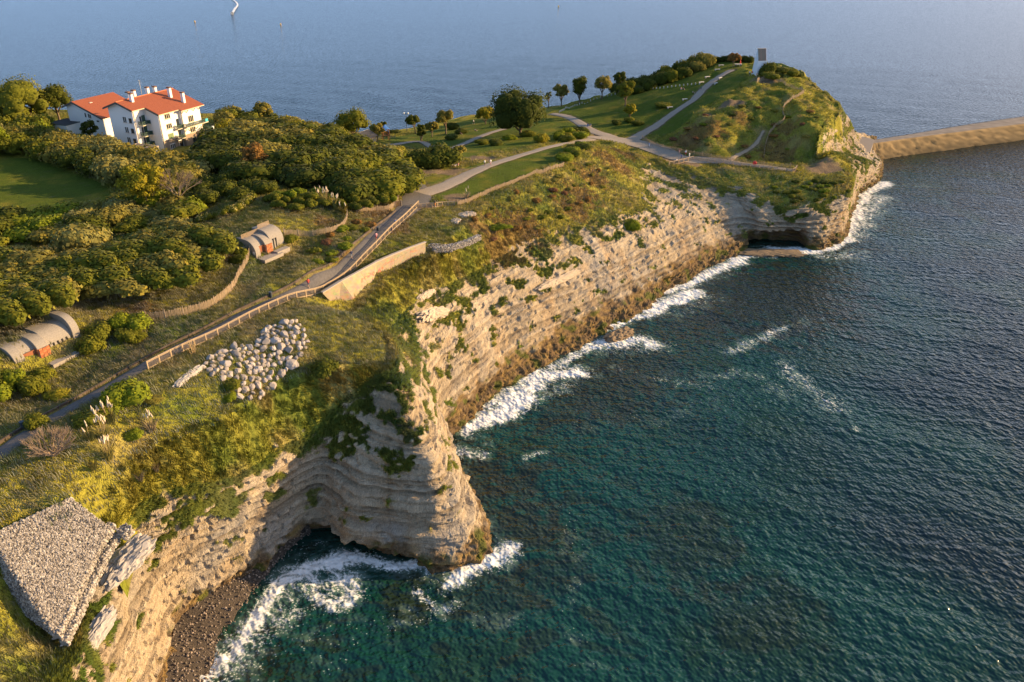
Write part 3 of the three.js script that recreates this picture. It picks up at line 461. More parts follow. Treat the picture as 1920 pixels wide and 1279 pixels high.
function tube(pts, r0, r1, seg = 5) {                                   // tapered limb along a few points
  const n = pts.length, pos = [], idx = [], t = new THREE.Vector3(), u = new THREE.Vector3(), w = new THREE.Vector3();
  for (let i = 0; i < n; i++) { t.subVectors(pts[Math.min(n - 1, i + 1)], pts[Math.max(0, i - 1)]).normalize(); u.set(0.31, 0.2, 0.93).cross(t).normalize(); w.crossVectors(t, u); const r = lerp(r0, r1, i / (n - 1)); for (let k = 0; k < seg; k++) { const a = k / seg * 6.2832; pos.push(pts[i].x + (u.x * Math.cos(a) + w.x * Math.sin(a)) * r, pts[i].y + (u.y * Math.cos(a) + w.y * Math.sin(a)) * r, pts[i].z + (u.z * Math.cos(a) + w.z * Math.sin(a)) * r); } }
  for (let i = 0; i + 1 < n; i++) for (let k = 0; k < seg; k++) { const a = i * seg + k, b = i * seg + (k + 1) % seg; idx.push(a, b, a + seg, b, b + seg, a + seg); }
  const g = new THREE.BufferGeometry(); g.setAttribute('position', new THREE.Float32BufferAttribute(pos, 3)); g.setIndex(idx); g.computeVertexNormals(); return g;
}
const bare = (g) => { g = g.index ? g.toNonIndexed() : g; for (const k of Object.keys(g.attributes)) if (k !== 'position' && k !== 'normal') g.deleteAttribute(k); return g; };
const merge = (list) => mergeGeometries(list.map(bare));

const woodTex = (() => { const a = tileNoise(71, 6), b = tileNoise(73, 60); return dataTex(256, (i, j) => 0.78 + 0.14 * a(i / 256, j / 256) + 0.14 * b(i / 256 * 0.999, j / 2560)); })();
const timber = M(0.46, 0.34, 0.21, 0.9, { map: woodTex }), timberGrey = M(0.27, 0.215, 0.155, 0.95), paleWood = M(0.33, 0.245, 0.155, 0.95), wire = M(0.12, 0.1, 0.08, 0.8);

// ------------------------------------------------------------------ fences
const mainLine = pathLines.find((p) => p.k === 'main').pts, mainWalk = walker(mainLine);
const nearS = (w, px, py) => { const p = onLand(px, py); let b = 0, m = 1e9; for (let s = 0; s < w.total; s += 0.5) { const q = w.get(s).p, d = Math.hypot(q.x - p.x, q.z - p.z); if (d < m) { m = d; b = s; } } return b; };
function railFence(label, spots, height, opts = {}) {                   // posts, rails and close wire between them
  const g = thing('post_and_rail_fence', label, 'fence', spots[0]), o = spots[0];
  const postG = box(0.15, height + 0.3, 0.15, 0, height / 2 - 0.15, 0);
  spots.forEach((p, i) => { const m = mesh('post', postG, timber, g); m.position.copy(p).sub(o); const q = spots[Math.min(i + 1, spots.length - 1)], r = spots[Math.max(0, i - 1)]; m.rotation.y = Math.atan2(q.x - r.x, q.z - r.z); });
  for (let i = 0; i + 1 < spots.length; i++) {
    const a = spots[i].clone().sub(o), b = spots[i + 1].clone().sub(o), up = (v, h) => v.clone().setY(v.y + h);
    mesh('rail', bar(up(a, height - 0.08), up(b, height - 0.08), 0.16, 0.1), timber, g);
    mesh('rail', bar(up(a, height * 0.12), up(b, height * 0.12), 0.09, 0.12), timber, g);
    if (opts.double) mesh('rail', bar(up(a, height * 0.8), up(b, height * 0.8), 0.06, 0.08), timber, g);
    const n = 11, list = []; for (let k = 1; k < n; k++) { const p = new THREE.Vector3().lerpVectors(a, b, k / n); list.push(box(0.05, height * 0.68, 0.05, p.x, p.y + height * 0.46, p.z)); }
    const w = mesh('infill_slats', merge(list), opts.infill || timberGrey, g); w.userData.kind = 'stuff';
  }
  return g;
}
{
  const spots = [], s0 = nearS(mainWalk, 262, 692), s1 = nearS(mainWalk, 768, 384);
  for (let s = s0; s <= s1; s += 2.05) { const { p, r } = mainWalk.get(s), q = p.clone().addScaledVector(r, 1.6); q.y = HL(q.x, q.z); spots.push(q); }
  railFence('long timber post and rail fence on the seaward side of the asphalt coastal path', spots, 1.3, { double: true });
}
function palings(label, pts, height, gap = 0.13, name = 'paling_fence') { // split chestnut pales on wire with a post every few metres
  const w = walker(pts), g = thing(name, label, 'fence', pts[0]), o = pts[0], r = rng(Math.round(pts[0].x * 77 + pts[0].z)), list = [];
  for (let s = 0; s < w.total; s += gap) { const { p, t } = w.get(s), h = height * (0.88 + 0.2 * r()); const b = box(0.07, h, 0.035, 0, h / 2 - 0.05, 0, Math.atan2(-t.z, t.x)); b.rotateZ((r() - 0.5) * 0.08); b.translate(p.x - o.x, drop(p.x, p.z) - o.y, p.z - o.z); list.push(b); }
  mesh('pales', merge(list), paleWood, g).userData.kind = 'stuff';
  const pg = new THREE.CylinderGeometry(0.06, 0.07, height + 0.45, 6); pg.translate(0, height / 2 - 0.05, 0);
  for (let s = 0; s <= w.total; s += 2.6) { const { p } = w.get(s), m = mesh('post', pg, timberGrey, g); m.position.set(p.x - o.x, drop(p.x, p.z) - o.y, p.z - o.z); }
  return g;
}
const AT = (list) => spline(list.map(([x, y]) => at(x, y)), list.length * 5);
palings('paling fence sweeping from the lower shrubs up to the small concrete bunker', AT([[275, 600], [310, 598], [350, 590], [400, 573], [435, 545], [455, 510], [468, 480], [477, 468]]), 1.35);
palings('curved paling fence on the grass mound right of the concrete bunker', AT([[533, 441], [565, 443], [600, 441], [630, 434], [648, 420], [652, 404]]), 1.25);
palings('short paling fence below the dark shrubs beside the path gate', AT([[668, 397], [700, 397], [730, 394], [744, 382], [748, 372]]), 1.2);
palings('paling fence along the cliff top above the heather slope', AT([[858, 386], [880, 380], [910, 366], [950, 350], [990, 334], [1030, 320], [1058, 312]]), 1.15, 0.16);
palings('paling fence at the foot of the hill behind the lookout', AT([[1204, 262], [1222, 272], [1250, 281], [1290, 289], [1330, 296], [1370, 303], [1420, 310], [1455, 315], [1492, 317]]), 1.3, 0.2);
palings('winding paling fence climbing the steep hill side', AT([[1432, 296], [1436, 270], [1452, 240], [1470, 226], [1468, 205], [1480, 192], [1507, 176]]), 1.3, 0.2);
palings('paling fence running down from the hill top along the ridge', AT([[1455, 152], [1470, 158], [1490, 168], [1507, 176]]), 1.2, 0.2);
palings('paling fence round the small terrace below the white tower', AT([[1419, 156], [1430, 152], [1445, 150], [1456, 151]]), 1.7, 0.2);
{
  const A = at(1254, 311), B = at(1299, 300), spots = []; for (let k = 0; k <= 5; k++) { const p = A.clone().lerp(B, k / 5); p.y = Math.max(drop(p.x, p.z), lerp(A.y, B.y, k / 5) - 0.1); spots.push(p); }
  railFence('short timber fence at the end of the lookout platform', spots, 1.25, { infill: timber });
  const spots2 = AT([[1299, 300], [1340, 306], [1390, 312], [1440, 318], [1486, 323], [1494, 316]]).filter((_, i) => i % 2 === 0).map((p) => p.setY(drop(p.x, p.z)));
  railFence('post and wire fence along the cliff path right of the lookout', spots2, 1.1, { infill: timberGrey });
  const spots3 = AT([[771, 392], [790, 391], [812, 389], [832, 387], [856, 386]]).filter((_, i) => i % 3 === 0).map((p) => p.setY(drop(p.x, p.z)));
  railFence('dark railing across the path fork by the cliff', spots3, 1.1);
}
// low kerb wall on the inland side of the coastal path, in stone lengths
{
  const g = thing('kerb_wall', 'low dark kerb wall on the inland side of the asphalt coastal path', 'kerb', mainLine[0]), o = mainLine[0], s1 = nearS(mainWalk, 752, 400), list = [], mat = M(0.075, 0.055, 0.04, 0.95), mat2 = M(0.1, 0.075, 0.055, 0.95);
  for (let s = 0, k = 0; s < s1; s += 1.5, k++) {
    const a = mainWalk.get(s), b = mainWalk.get(s + 1.47), f = (q) => { const v = q.p.clone().addScaledVector(q.r, -1.75); v.y = HL(v.x, v.z) + 0.1; return v.sub(o); };
    mesh('kerb_stone', bar(f(a), f(b), 0.24, 0.4), k % 3 ? mat : mat2, g);
  }
}

// ------------------------------------------------------------------ stonework on the cliff
function rockGeo(seed, detail = 1, flat = 0.7) {
  const g = new THREE.IcosahedronGeometry(1, detail), p = g.attributes.position, q = createNoise3D(rng(seed)), v = new THREE.Vector3(), r = rng(seed + 5), cuts = [];
  for (let k = 0; k < 9; k++) cuts.push([new THREE.Vector3(r() - 0.5, r() - 0.5, r() - 0.5).normalize(), 0.62 + 0.25 * r()]);
  for (let i = 0; i < p.count; i++) { v.fromBufferAttribute(p, i); v.normalize().multiplyScalar(1 + 0.22 * q(v.x * 1.3, v.y * 1.3, v.z * 1.3)); for (const [n, d] of cuts) { const e = v.dot(n) - d; if (e > 0) v.addScaledVector(n, -e); } p.setXYZ(i, v.x, v.y * flat, v.z); }
  g.deleteAttribute('uv'); g.computeVertexNormals(); return g;
}
const ROCKS = [1, 2, 3, 4, 5, 6, 7].map((s) => rockGeo(s * 13, 2, 0.6 + 0.06 * s % 0.3));
const rockMats = [[0.3, 0.265, 0.235], [0.36, 0.32, 0.29], [0.24, 0.21, 0.185], [0.33, 0.28, 0.235]].map(([r, g, b]) => M(r, g, b, 0.95));
{
  const zone = [[378, 690], [398, 668], [440, 652], [478, 652], [492, 625], [520, 608], [552, 602], [576, 622], [576, 655], [560, 672], [545, 690], [530, 712], [500, 735], [482, 752], [450, 750], [436, 732], [412, 712], [392, 702]].map(([x, y]) => at(x, y));
  const xs = zone.map((p) => p.x), zs = zone.map((p) => p.z), r = rng(404), placed = [];
  for (let k = 0; k < 9000 && placed.length < 190; k++) {
    const x = lerp(Math.min(...xs), Math.max(...xs), r()), z = lerp(Math.min(...zs), Math.max(...zs), r()); if (!inPoly(zone, x, z)) continue;
    const s = 0.42 + 0.5 * Math.pow(r(), 1.6) * (k < 1500 ? 1 : 0.5); if (placed.some((q) => Math.hypot(q.x - x, q.z - z) < (q.s + s) * 0.74)) continue;
    placed.push({ x, z, s });
  }
  const pile = boundsPx(zone);
  placed.forEach((q, i) => {
    const m = mesh('boulder', ROCKS[i % 7], rockMats[(i * 7) % 4], scene); m.position.set(q.x, drop(q.x, q.z) + q.s * 0.22, q.z); m.scale.set(q.s * (0.85 + 0.4 * r()), q.s * (0.8 + 0.35 * r()), q.s * (0.85 + 0.4 * r())); m.rotation.set(r() * 0.8, r() * 6.28, r() * 0.8);
    tag(m, `${q.s > 0.75 ? 'large' : q.s > 0.55 ? 'medium' : 'small'} ${['grey', 'pale', 'dark grey', 'tan'][(i * 7) % 4]} angular boulder in the rock pile on the slope, ${placeWords(m.position, pile)}`, 'boulder', 'boulders heaped on the cliff slope');
  });
  console.log('boulders', placed.length);
}
// loose stones in wire: a sloping revetment, gabion walls
const stoneGeo = ROCKS.slice(0, 1).map(() => rockGeo(91, 1, 0.75))[0];
function stones(name, parent, n, place, size, seed, tones = [[0.34, 0.3, 0.25], [0.2, 0.175, 0.145], [0.27, 0.24, 0.2], [0.13, 0.115, 0.1], [0.42, 0.38, 0.33]]) {
  const im = new THREE.InstancedMesh(stoneGeo, M(1, 1, 1, 0.95), n), r = rng(seed), d = new THREE.Object3D(), c = new THREE.Color();
  for (let i = 0; i < n; i++) { d.position.copy(place(r)); const s = size * (0.65 + 0.7 * r()); d.scale.set(s, s * (0.7 + 0.4 * r()), s * (0.8 + 0.5 * r())); d.rotation.set(r() * 6.3, r() * 6.3, r() * 6.3); d.updateMatrix(); im.setMatrixAt(i, d.matrix); const t = tones[Math.floor(r() * tones.length)], f = 0.85 + 0.3 * r(); im.setColorAt(i, c.setRGB(t[0] * f, t[1] * f, t[2] * f)); }
  im.name = name; im.castShadow = im.receiveShadow = true; im.userData.kind = 'stuff'; parent.add(im); return im;
}
function slab(pts, thick) {                                             // a plate over a quad a b c d (counter-clockwise seen from outside), thickness inward
  const [a, b, c, d] = pts, n = new THREE.Vector3().subVectors(b, a).cross(new THREE.Vector3().subVectors(d, a)).normalize(), q = pts.map((p) => p.clone().addScaledVector(n, -thick)), v = [...pts, ...q], f = [[0, 1, 2, 3], [7, 6, 5, 4], [0, 4, 5, 1], [1, 5, 6, 2], [2, 6, 7, 3], [3, 7, 4, 0]], pos = [];
  for (const [i, j, k, l] of f) for (const m of [i, j, k, i, k, l]) pos.push(v[m].x, v[m].y, v[m].z);
  const g = new THREE.BufferGeometry(); g.setAttribute('position', new THREE.Float32BufferAttribute(pos, 3)); g.computeVertexNormals(); return { g, n };
}
const bedding = M(0.3, 0.27, 0.23, 1);
{
  // sloping stone revetment, lower left
  const a = U(-60, 1075, 19.5), b = U(103, 1192, 17.6), c = U(206, 990, 20.6), d = U(132, 933, 24.6), e = U(-20, 1003, 24.8);
  const g = thing('stone_revetment', 'broad slope of small grey stones in wire above the cliff', 'revetment', b);
  const o = b.clone(), tri = [[e, a, b], [e, b, c], [e, c, d]].map((t) => t.map((p) => p.clone().sub(o)));
  const pos = []; for (const t of tri) for (const p of t) pos.push(p.x, p.y, p.z);
  const bg = new THREE.BufferGeometry(); bg.setAttribute('position', new THREE.Float32BufferAttribute(pos, 3)); bg.computeVertexNormals();
  const pushed = bg.clone(); mesh('bedding', pushed, bedding, g);
  const area = tri.map(([p, q, s]) => new THREE.Vector3().subVectors(q, p).cross(new THREE.Vector3().subVectors(s, p)).length()), tot = area.reduce((x, y) => x + y);
  const inTri = (r) => { let k = 0, w = r() * tot; while (k < 2 && w > area[k]) w -= area[k++]; let u = r(), v = r(); if (u + v > 1) { u = 1 - u; v = 1 - v; } const [p, q, s] = tri[k], n = new THREE.Vector3().subVectors(q, p).cross(new THREE.Vector3().subVectors(s, p)).normalize(); return p.clone().addScaledVector(new THREE.Vector3().subVectors(q, p), u).addScaledVector(new THREE.Vector3().subVectors(s, p), v).addScaledVector(n, 0.02 + 0.1 * r()); };
  stones('loose_stones', g, 15000, inTri, 0.115, 501, [[0.31, 0.275, 0.23], [0.18, 0.155, 0.13], [0.25, 0.22, 0.185], [0.11, 0.095, 0.08], [0.37, 0.335, 0.29]]);
}
function gabion(label, line, width, height, size, seed, name = 'gabion_wall') { // wire baskets of stone, one basket per length
  const g = thing(name, label, 'gabion', line[0]), o = line[0];
  for (let i = 0; i + 1 < line.length; i++) {
    const a = line[i].clone().sub(o), b = line[i + 1].clone().sub(o), d = new THREE.Vector3().subVectors(b, a), l = d.length();
    const core = bar(a.clone().setY(a.y + height / 2), b.clone().setY(b.y + height / 2), width * 0.94, height * 0.94), m = mesh('basket', core, bedding, g), side = new THREE.Vector3(-d.z, 0, d.x).normalize();
    stones('basket_stones', m, Math.round(l * (width + 2 * height) / (size * size) * 0.75), (r) => { const s = r(), k = r() * (width + 2 * height), p = a.clone().addScaledVector(d, s); if (k < width) return p.addScaledVector(side, k - width / 2).setY(p.y + height); const q = k - width < height; return p.addScaledVector(side, (q ? 1 : -1) * width / 2).setY(p.y + ((k - width) % height)); }, size, seed + i);
  }
  return g;
}
gabion('upper gabion strip along the foot of the stone slope', [U(108, 1200, 16.9), U(150, 1105, 18.1), U(185, 1030, 19.2), U(212, 990, 19.8)], 0.8, 0.9, 0.15, 610);
gabion('lower gabion strip stepped below the stone slope', [U(122, 1212, 16.2), U(165, 1120, 17.0), U(200, 1045, 18), U(222, 1010, 18.5)], 0.7, 0.8, 0.15, 640);
gabion('single gabion block at the top of the pale ledge', [U(228, 1012, 18.6), U(246, 998, 18.8)], 1.2, 1.1, 0.16, 660);
gabion('gabion wall with loose stones at the end of the concrete retaining wall', [[812, 473], [832, 471], [856, 466], [880, 458], [899, 449]].map(([x, y]) => onLand(x, y)), 0.9, 1.0, 0.14, 700);
{
  const g = thing('stone_heap', 'small heap of grey stones between concrete wall and gabion', 'stones', onLand(826, 466)), o = g.position;
  stones('loose_stones', g, 320, (r) => { const x = o.x + (r() + r() - 1) * 2.6, z = o.z + (r() - 0.5) * 2.2; return new THREE.Vector3(x - o.x, clamp(drop(x, z) - o.y, -0.4, 0.4) + 0.15, z - o.z); }, 0.2, 720);
}
// pale ledges of rock beside the gabions and slabs on the slopes
function ledge(name, label, outline, thick, mat, seed, group) {          // a broken plate of rock lying along its outline
  const c = outline.reduce((s, p) => s.add(p), new THREE.Vector3()).multiplyScalar(1 / outline.length); let sxx = 0, szz = 0, sxz = 0; for (const p of outline) { const x = p.x - c.x, z = p.z - c.z; sxx += x * x; szz += z * z; sxz += x * z; }
  const a = 0.5 * Math.atan2(2 * sxz, sxx - szz), ux = Math.cos(a), uz = Math.sin(a); let L = 0, W = 0, up = 0; for (const p of outline) { const x = p.x - c.x, z = p.z - c.z, l = x * ux + z * uz; L = Math.max(L, Math.abs(l)); W = Math.max(W, Math.abs(-x * uz + z * ux)); up += (p.y - c.y) * l; }
  const g = new THREE.IcosahedronGeometry(1, 14), P = g.attributes.position, q = createNoise3D(rng(seed)), v = new THREE.Vector3();
  for (let i = 0; i < P.count; i++) { v.fromBufferAttribute(P, i); const e = Math.pow(Math.pow(Math.abs(v.x), 4) + Math.pow(Math.abs(v.y), 4) + Math.pow(Math.abs(v.z), 4), -0.25); v.multiplyScalar(e); const st = Math.round(v.y * 3.5) / 3.5, k = 1 + 0.2 * q(v.x * 1.2 * L / W, st * 2, v.z * 1.2) + 0.08 * q(v.x * 4 * L / W, st * 5, v.z * 4); P.setXYZ(i, v.x * L * 1.08 * k, v.y * thick * (1 + 0.2 * q(v.x * 2.2, 9, v.z * 2.2) + 0.1 * q(v.x * 6, 4, v.z * 6)), v.z * W * 1.08 * k); }
  g.deleteAttribute('uv'); g.computeVertexNormals(); const m = mesh(name, g, mat, scene); m.position.copy(c); m.rotation.order = 'YXZ'; m.rotation.y = -a; m.rotation.z = Math.atan2(up, L * L * outline.length * 0.5); return tag(m, label, 'rock', group);
}
const pale = M(0.4, 0.33, 0.25, 0.95), paleGrey = M(0.34, 0.31, 0.28, 0.95), brownRock = M(0.2, 0.14, 0.08, 0.9);
ledge('rock_ledge', 'flat pale ledge of rock below the single gabion block', [U(188, 1068, 15.6), U(225, 1020, 17), U(270, 1010, 16.6), U(276, 1045, 15.4), U(232, 1085, 14.8), U(205, 1095, 14.8)], 0.9, paleGrey, 3);
ledge('rock_ledge', 'long pale ledge of rock low on the left cliff edge', [U(140, 1215, 13.8), U(172, 1160, 14.8), U(208, 1148, 14.2), U(205, 1180, 13.2), U(165, 1240, 12), U(138, 1255, 12)], 0.9, paleGrey, 8);
ledge('stone_slab', 'long weathered slab lying on the grass left of the boulders', [at(330, 722), at(345, 702), at(372, 690), at(370, 698), at(350, 716)], 0.35, M(0.4, 0.36, 0.31, 0.95), 21);
ledge('rock_slab', 'pale slab on the cliff top just below the railing', [at(862, 404), at(872, 399), at(888, 399), at(884, 405), at(870, 408)], 0.4, pale, 31);
ledge('rock_slab', 'small pale slab left of the cliff top railing slab', [at(846, 414), at(856, 411), at(862, 416), at(852, 420)], 0.35, pale, 33);
ledge('rock_slab', 'thick pale plate of rock at the cliff edge under the retaining wall', [at(780, 592), at(800, 582), at(826, 575), at(834, 588), at(822, 600), at(792, 602)], 1.0, pale, 41);
ledge('rock_slab', 'pale plate of rock at the grass edge below the gabion wall', [at(782, 556), at(800, 546), at(812, 546), at(806, 558), at(790, 564)], 0.6, pale, 44);
ledge('rock_slab', 'long white slab lying across the middle of the cliff', [at(1012, 538), at(1040, 525), at(1075, 508), at(1082, 514), at(1050, 530), at(1022, 542)], 0.8, pale, 47);
ledge('sea_rock', 'brown rock awash in the surf at the foot of the long cliff', [U(1140, 632, 0.2), U(1160, 622, 0.4), U(1182, 622, 0.3), U(1172, 634, 0.2), U(1152, 640, 0.1)], 0.9, brownRock, 51);
ledge('sea_rock', 'low dark reef of rock in front of the sea cave under the nose', [U(1392, 473, 0), U(1430, 469, 0), U(1480, 473, 0), U(1500, 477, 0), U(1450, 480, 0), U(1410, 478, 0)], 0.55, brownRock, 55);

// concrete retaining wall below the path, in cast lengths, with faded paint marks
{
  const top = [[600, 549], [640, 527], [675, 508], [706, 491], [740, 476], [770, 464], [798, 454]].map(([x, y]) => U(x, y, 25.55)), bot = [[648, 583], [668, 568], [697, 543], [706, 527], [740, 507], [770, 490], [798, 476]].map(([x, y], i) => U(x, y, [20.2, 20.6, 21.2, 21.6, 22.2, 22.8, 23.3][i]));
  top[0] = U(604, 549, 25); bot[0] = U(634, 581, 20.4);
  const canvas = document.createElement('canvas'); canvas.width = 1024; canvas.height = 256; const c = canvas.getContext('2d'), r = rng(88);
  c.fillStyle = '#9c8c74'; c.fillRect(0, 0, 1024, 256);
  for (let k = 0; k < 2600; k++) { c.fillStyle = `rgba(${90 + r() * 120 | 0},${80 + r() * 110 | 0},${60 + r() * 90 | 0},${0.08 + 0.14 * r()})`; const w = 3 + 40 * r() * r(); c.fillRect(r() * 1024, r() * 256, w, 2 + w * 1.5 * r()); }
  const scrawl = (x, y, w, h, col, n) => { c.strokeStyle = col; c.lineWidth = 7; c.beginPath(); for (let k = 0; k < n; k++) { const px = x + w * (k / n), py = y + h * r(); c.moveTo(px, py); c.quadraticCurveTo(px + w / n * r() * 2, y + h * r(), px + w / n, y + h * r()); c.lineTo(px + w / n * 0.5, y + h * r()); } c.stroke(); };
  scrawl(300, 70, 150, 60, 'rgba(190,70,50,0.5)', 6); scrawl(500, 80, 70, 90, 'rgba(200,60,45,0.55)', 4); scrawl(560, 60, 120, 60, 'rgba(180,80,60,0.45)', 6); scrawl(700, 40, 110, 70, 'rgba(110,110,90,0.45)', 6); scrawl(840, 60, 80, 50, 'rgba(190,80,60,0.4)', 4); scrawl(60, 190, 90, 40, 'rgba(90,150,120,0.4)', 5); scrawl(150, 60, 110, 60, 'rgba(180,140,120,0.35)', 5);
  const tex = new THREE.CanvasTexture(canvas); tex.colorSpace = THREE.SRGBColorSpace;
  const mat = new THREE.MeshStandardMaterial({ map: tex, roughness: 0.95, bumpMap: tiled(gritTex, 1), bumpScale: 0.03 });
  const g = thing('retaining_wall', 'pale concrete retaining wall with faded red paint marks below the path', 'wall', bot[0]), o = bot[0].clone(), N = top.length - 1;
  for (let i = 0; i < N; i++) {
    const { g: s } = slab([bot[i], bot[i + 1].clone().lerp(bot[i], 0.006), top[i + 1].clone().lerp(top[i], 0.006), top[i]].map((p) => p.clone().sub(o)), 0.5);
    const uv = []; const q = [[i / N, 0], [(i + 1) / N, 0], [(i + 1) / N, 1], [i / N, 1]]; for (let f = 0; f < 6; f++) for (const m of [0, 1, 2, 0, 2, 3]) uv.push(...(f ? [0.02 + 0.01 * m, 0.9] : q[m])); s.setAttribute('uv', new THREE.Float32BufferAttribute(uv, 2));
    mesh('wall_panel', s, mat, g);
    mesh('coping', bar(top[i].clone().sub(o).setY(top[i].y - o.y + 0.06), top[i + 1].clone().sub(o).setY(top[i + 1].y - o.y + 0.06), 0.45, 0.16), M(0.4, 0.34, 0.27, 0.95), g);
  }
}
// the pebble beach in the cove
{
  const K = 26, n = 60, pos = [], uv = [], col = [], idx = [];
  for (let i = 0; i <= n; i++) { const t = lerp(-0.2, 5.9, i / n), w = cW(Math.max(0, t)), m = cM(Math.max(0, t)), out = new THREE.Vector3(1, 0, 0.35).normalize(); if (t > 3) out.lerp(new THREE.Vector3(0.55, 0, 0.85), ss(3, 5, t)).normalize(); const wide = lerp(9.5, -2, ss(2, 5.7, t)); for (let k = 0; k <= K; k++) { const d = lerp(-7, wide, k / K), x = w.x + out.x * d, z = w.z + out.z * d - (t < 0 ? t * -10 : 0); pos.push(x, lerp(1.5, -0.75, ss(-3.5, wide, d)) + 0.12 * n2(x * 0.4, z * 0.4), z); uv.push(x, z); const f = 0.8 + 0.35 * fbm(x * 0.3, z * 0.3, 3); col.push(0.135 * f, 0.105 * f, 0.08 * f); } }
  for (let i = 0; i < n; i++) for (let k = 0; k < K; k++) { const a = i * (K + 1) + k, b = a + K + 1; idx.push(a, a + 1, b, b, a + 1, b + 1); }
  const g = new THREE.BufferGeometry(); g.setAttribute('position', new THREE.Float32BufferAttribute(pos, 3)); g.setAttribute('uv', new THREE.Float32BufferAttribute(uv, 2)); g.setAttribute('color', new THREE.Float32BufferAttribute(col, 3)); g.setIndex(idx); g.computeVertexNormals();
  structure('beach', g, new THREE.MeshStandardMaterial({ vertexColors: true, roughness: 0.9, map: tiled(gritTex, 2), bumpMap: tiled(rockBump, 5), bumpScale: 0.2 })).userData.label = 'dark pebble beach in the cove at the foot of the cliff';
  const r = rng(909), P = g.attributes.position, im = stones('beach_stones', scene, 3200, () => { const q = Math.floor(r() * n) * (K + 1) + Math.floor(4 + r() * (K - 6)); return new THREE.Vector3(P.getX(q) + (r() - 0.5) * 0.8, P.getY(q) + 0.04, P.getZ(q) + (r() - 0.5) * 0.8); }, 0.13, 911, [[0.2, 0.16, 0.125], [0.14, 0.11, 0.085], [0.28, 0.22, 0.17], [0.11, 0.085, 0.065]]);
  im.userData.label = 'dark rounded stones scattered over the pebble beach'; im.userData.category = 'stones';
}
// ------------------------------------------------------------------ leaves, shrubs and trees
// crown: leaf clumps spread over and through a set of lobes, with a leafy mass inside so that little shows through
function crown(lobes, n, leaf, seed, o = {}) {
  const r = rng(seed), pos = [], nor = [], col = [], d = new THREE.Vector3(), c = new THREE.Vector3(), a = new THREE.Vector3(), b = new THREE.Vector3(), f = new THREE.Vector3(), w = lobes.map((l) => l[3] * l[3]), tot = w.reduce((x, y) => x + y, 0);
  const sq = o.squash || 0.8, core = o.core === undefined ? 0.8 : o.core, gold = o.gold || 0.2;
  const tri = (p, q, s, n0, cc) => { for (const v of [p, q, s]) { pos.push(v.x, v.y, v.z); nor.push(n0.x, n0.y, n0.z); col.push(...cc); } };
  if (core) for (const [x, y, z, R] of lobes) {
    const g = new THREE.IcosahedronGeometry(R * core, 1), p = g.attributes.position; g.computeVertexNormals();
    for (let i = 0; i < p.count; i++) { d.fromBufferAttribute(p, i); const k = 1 + 0.16 * n3(d.x * 1.7 + x, d.y * 1.7, d.z * 1.7 + z); pos.push(x + d.x * k, y + d.y * k * sq, z + d.z * k); nor.push(d.x / R / core, d.y / R / core, d.z / R / core); col.push(0.97, 0.97, 0.97); }
  }
  for (let k = 0; k < n; k++) {
    let i = 0, q = r() * tot; while (i < lobes.length - 1 && q > w[i]) q -= w[i++];
    const [lx, ly, lz, R] = lobes[i];
    do d.set(r() * 2 - 1, r() * 2 - 1, r() * 2 - 1); while (d.lengthSq() > 1 || d.lengthSq() < 0.02); d.normalize(); if (d.y < -0.35) d.y *= -0.6;
    const rad = R * (core ? 0.84 + 0.3 * r() * r() + 0.08 * n3(d.x * 3 + lx, d.y * 3, d.z * 3 + lz) : 0.35 + 0.7 * Math.cbrt(r()));
    c.set(lx + d.x * rad, ly + d.y * rad * sq, lz + d.z * rad); if (c.y < 0.02) continue;
    let hid = false; if (core) for (let m = 0; m < lobes.length && !hid; m++) if (m !== i) { const L = lobes[m]; hid = Math.hypot(c.x - L[0], (c.y - L[1]) / sq, c.z - L[2]) < L[3] * 0.78; } if (hid) continue;
    f.set(d.x + (r() - 0.5) * 1.5, d.y + (r() - 0.5) * 1.5 + 0.25, d.z + (r() - 0.5) * 1.5).normalize();
    a.set(r() - 0.5, r() - 0.5, r() - 0.5).cross(f).normalize(); b.crossVectors(f, a);
    const s = leaf * (0.55 + 0.9 * r()), s2 = s * (0.5 + 0.5 * r()), tone = 0.72 + 0.5 * r(), yl = r() < gold ? 0.35 : 0, cc = [tone * (1 + yl), tone * (1 + yl * 0.55), tone * (1 - 0.3 * yl)];
    const nn = f.clone().lerp(d, 0.45).normalize(), p1 = c.clone().addScaledVector(a, s), p2 = c.clone().addScaledVector(b, s2).addScaledVector(f, s * 0.18), p3 = c.clone().addScaledVector(a, -s), p4 = c.clone().addScaledVector(b, -s2).addScaledVector(f, s * 0.18);
    tri(p1, p2, p3, nn, cc); tri(p1, p3, p4, nn, cc);
  }
  const g = new THREE.BufferGeometry(); g.setAttribute('position', new THREE.Float32BufferAttribute(pos, 3)); g.setAttribute('normal', new THREE.Float32BufferAttribute(nor, 3)); g.setAttribute('color', new THREE.Float32BufferAttribute(col, 3)); return g;
}
const leafMat = (r, g, b) => new THREE.MeshPhysicalMaterial({ color: new THREE.Color().setRGB(r * 2.0, g * 1.8, b * 1.1), roughness: 1, specularIntensity: 0.15, transmission: 0.35, thickness: 0, vertexColors: true, side: THREE.DoubleSide });
const LEAF = { dark: leafMat(0.042, 0.055, 0.012), deep: leafMat(0.03, 0.042, 0.012), mid: leafMat(0.072, 0.085, 0.015), olive: leafMat(0.105, 0.105, 0.036), grey: leafMat(0.12, 0.125, 0.062), bright: leafMat(0.088, 0.118, 0.014), gold: leafMat(0.13, 0.13, 0.018), brown: leafMat(0.12, 0.075, 0.035), heather: leafMat(0.1, 0.055, 0.045), white: leafMat(0.45, 0.42, 0.3) };
const TONE = { dark: 'dark green', deep: 'blackish green', mid: 'green', olive: 'olive green', grey: 'grey green', bright: 'bright green', gold: 'yellow green', brown: 'brownish', heather: 'reddish', white: 'white flowering' };
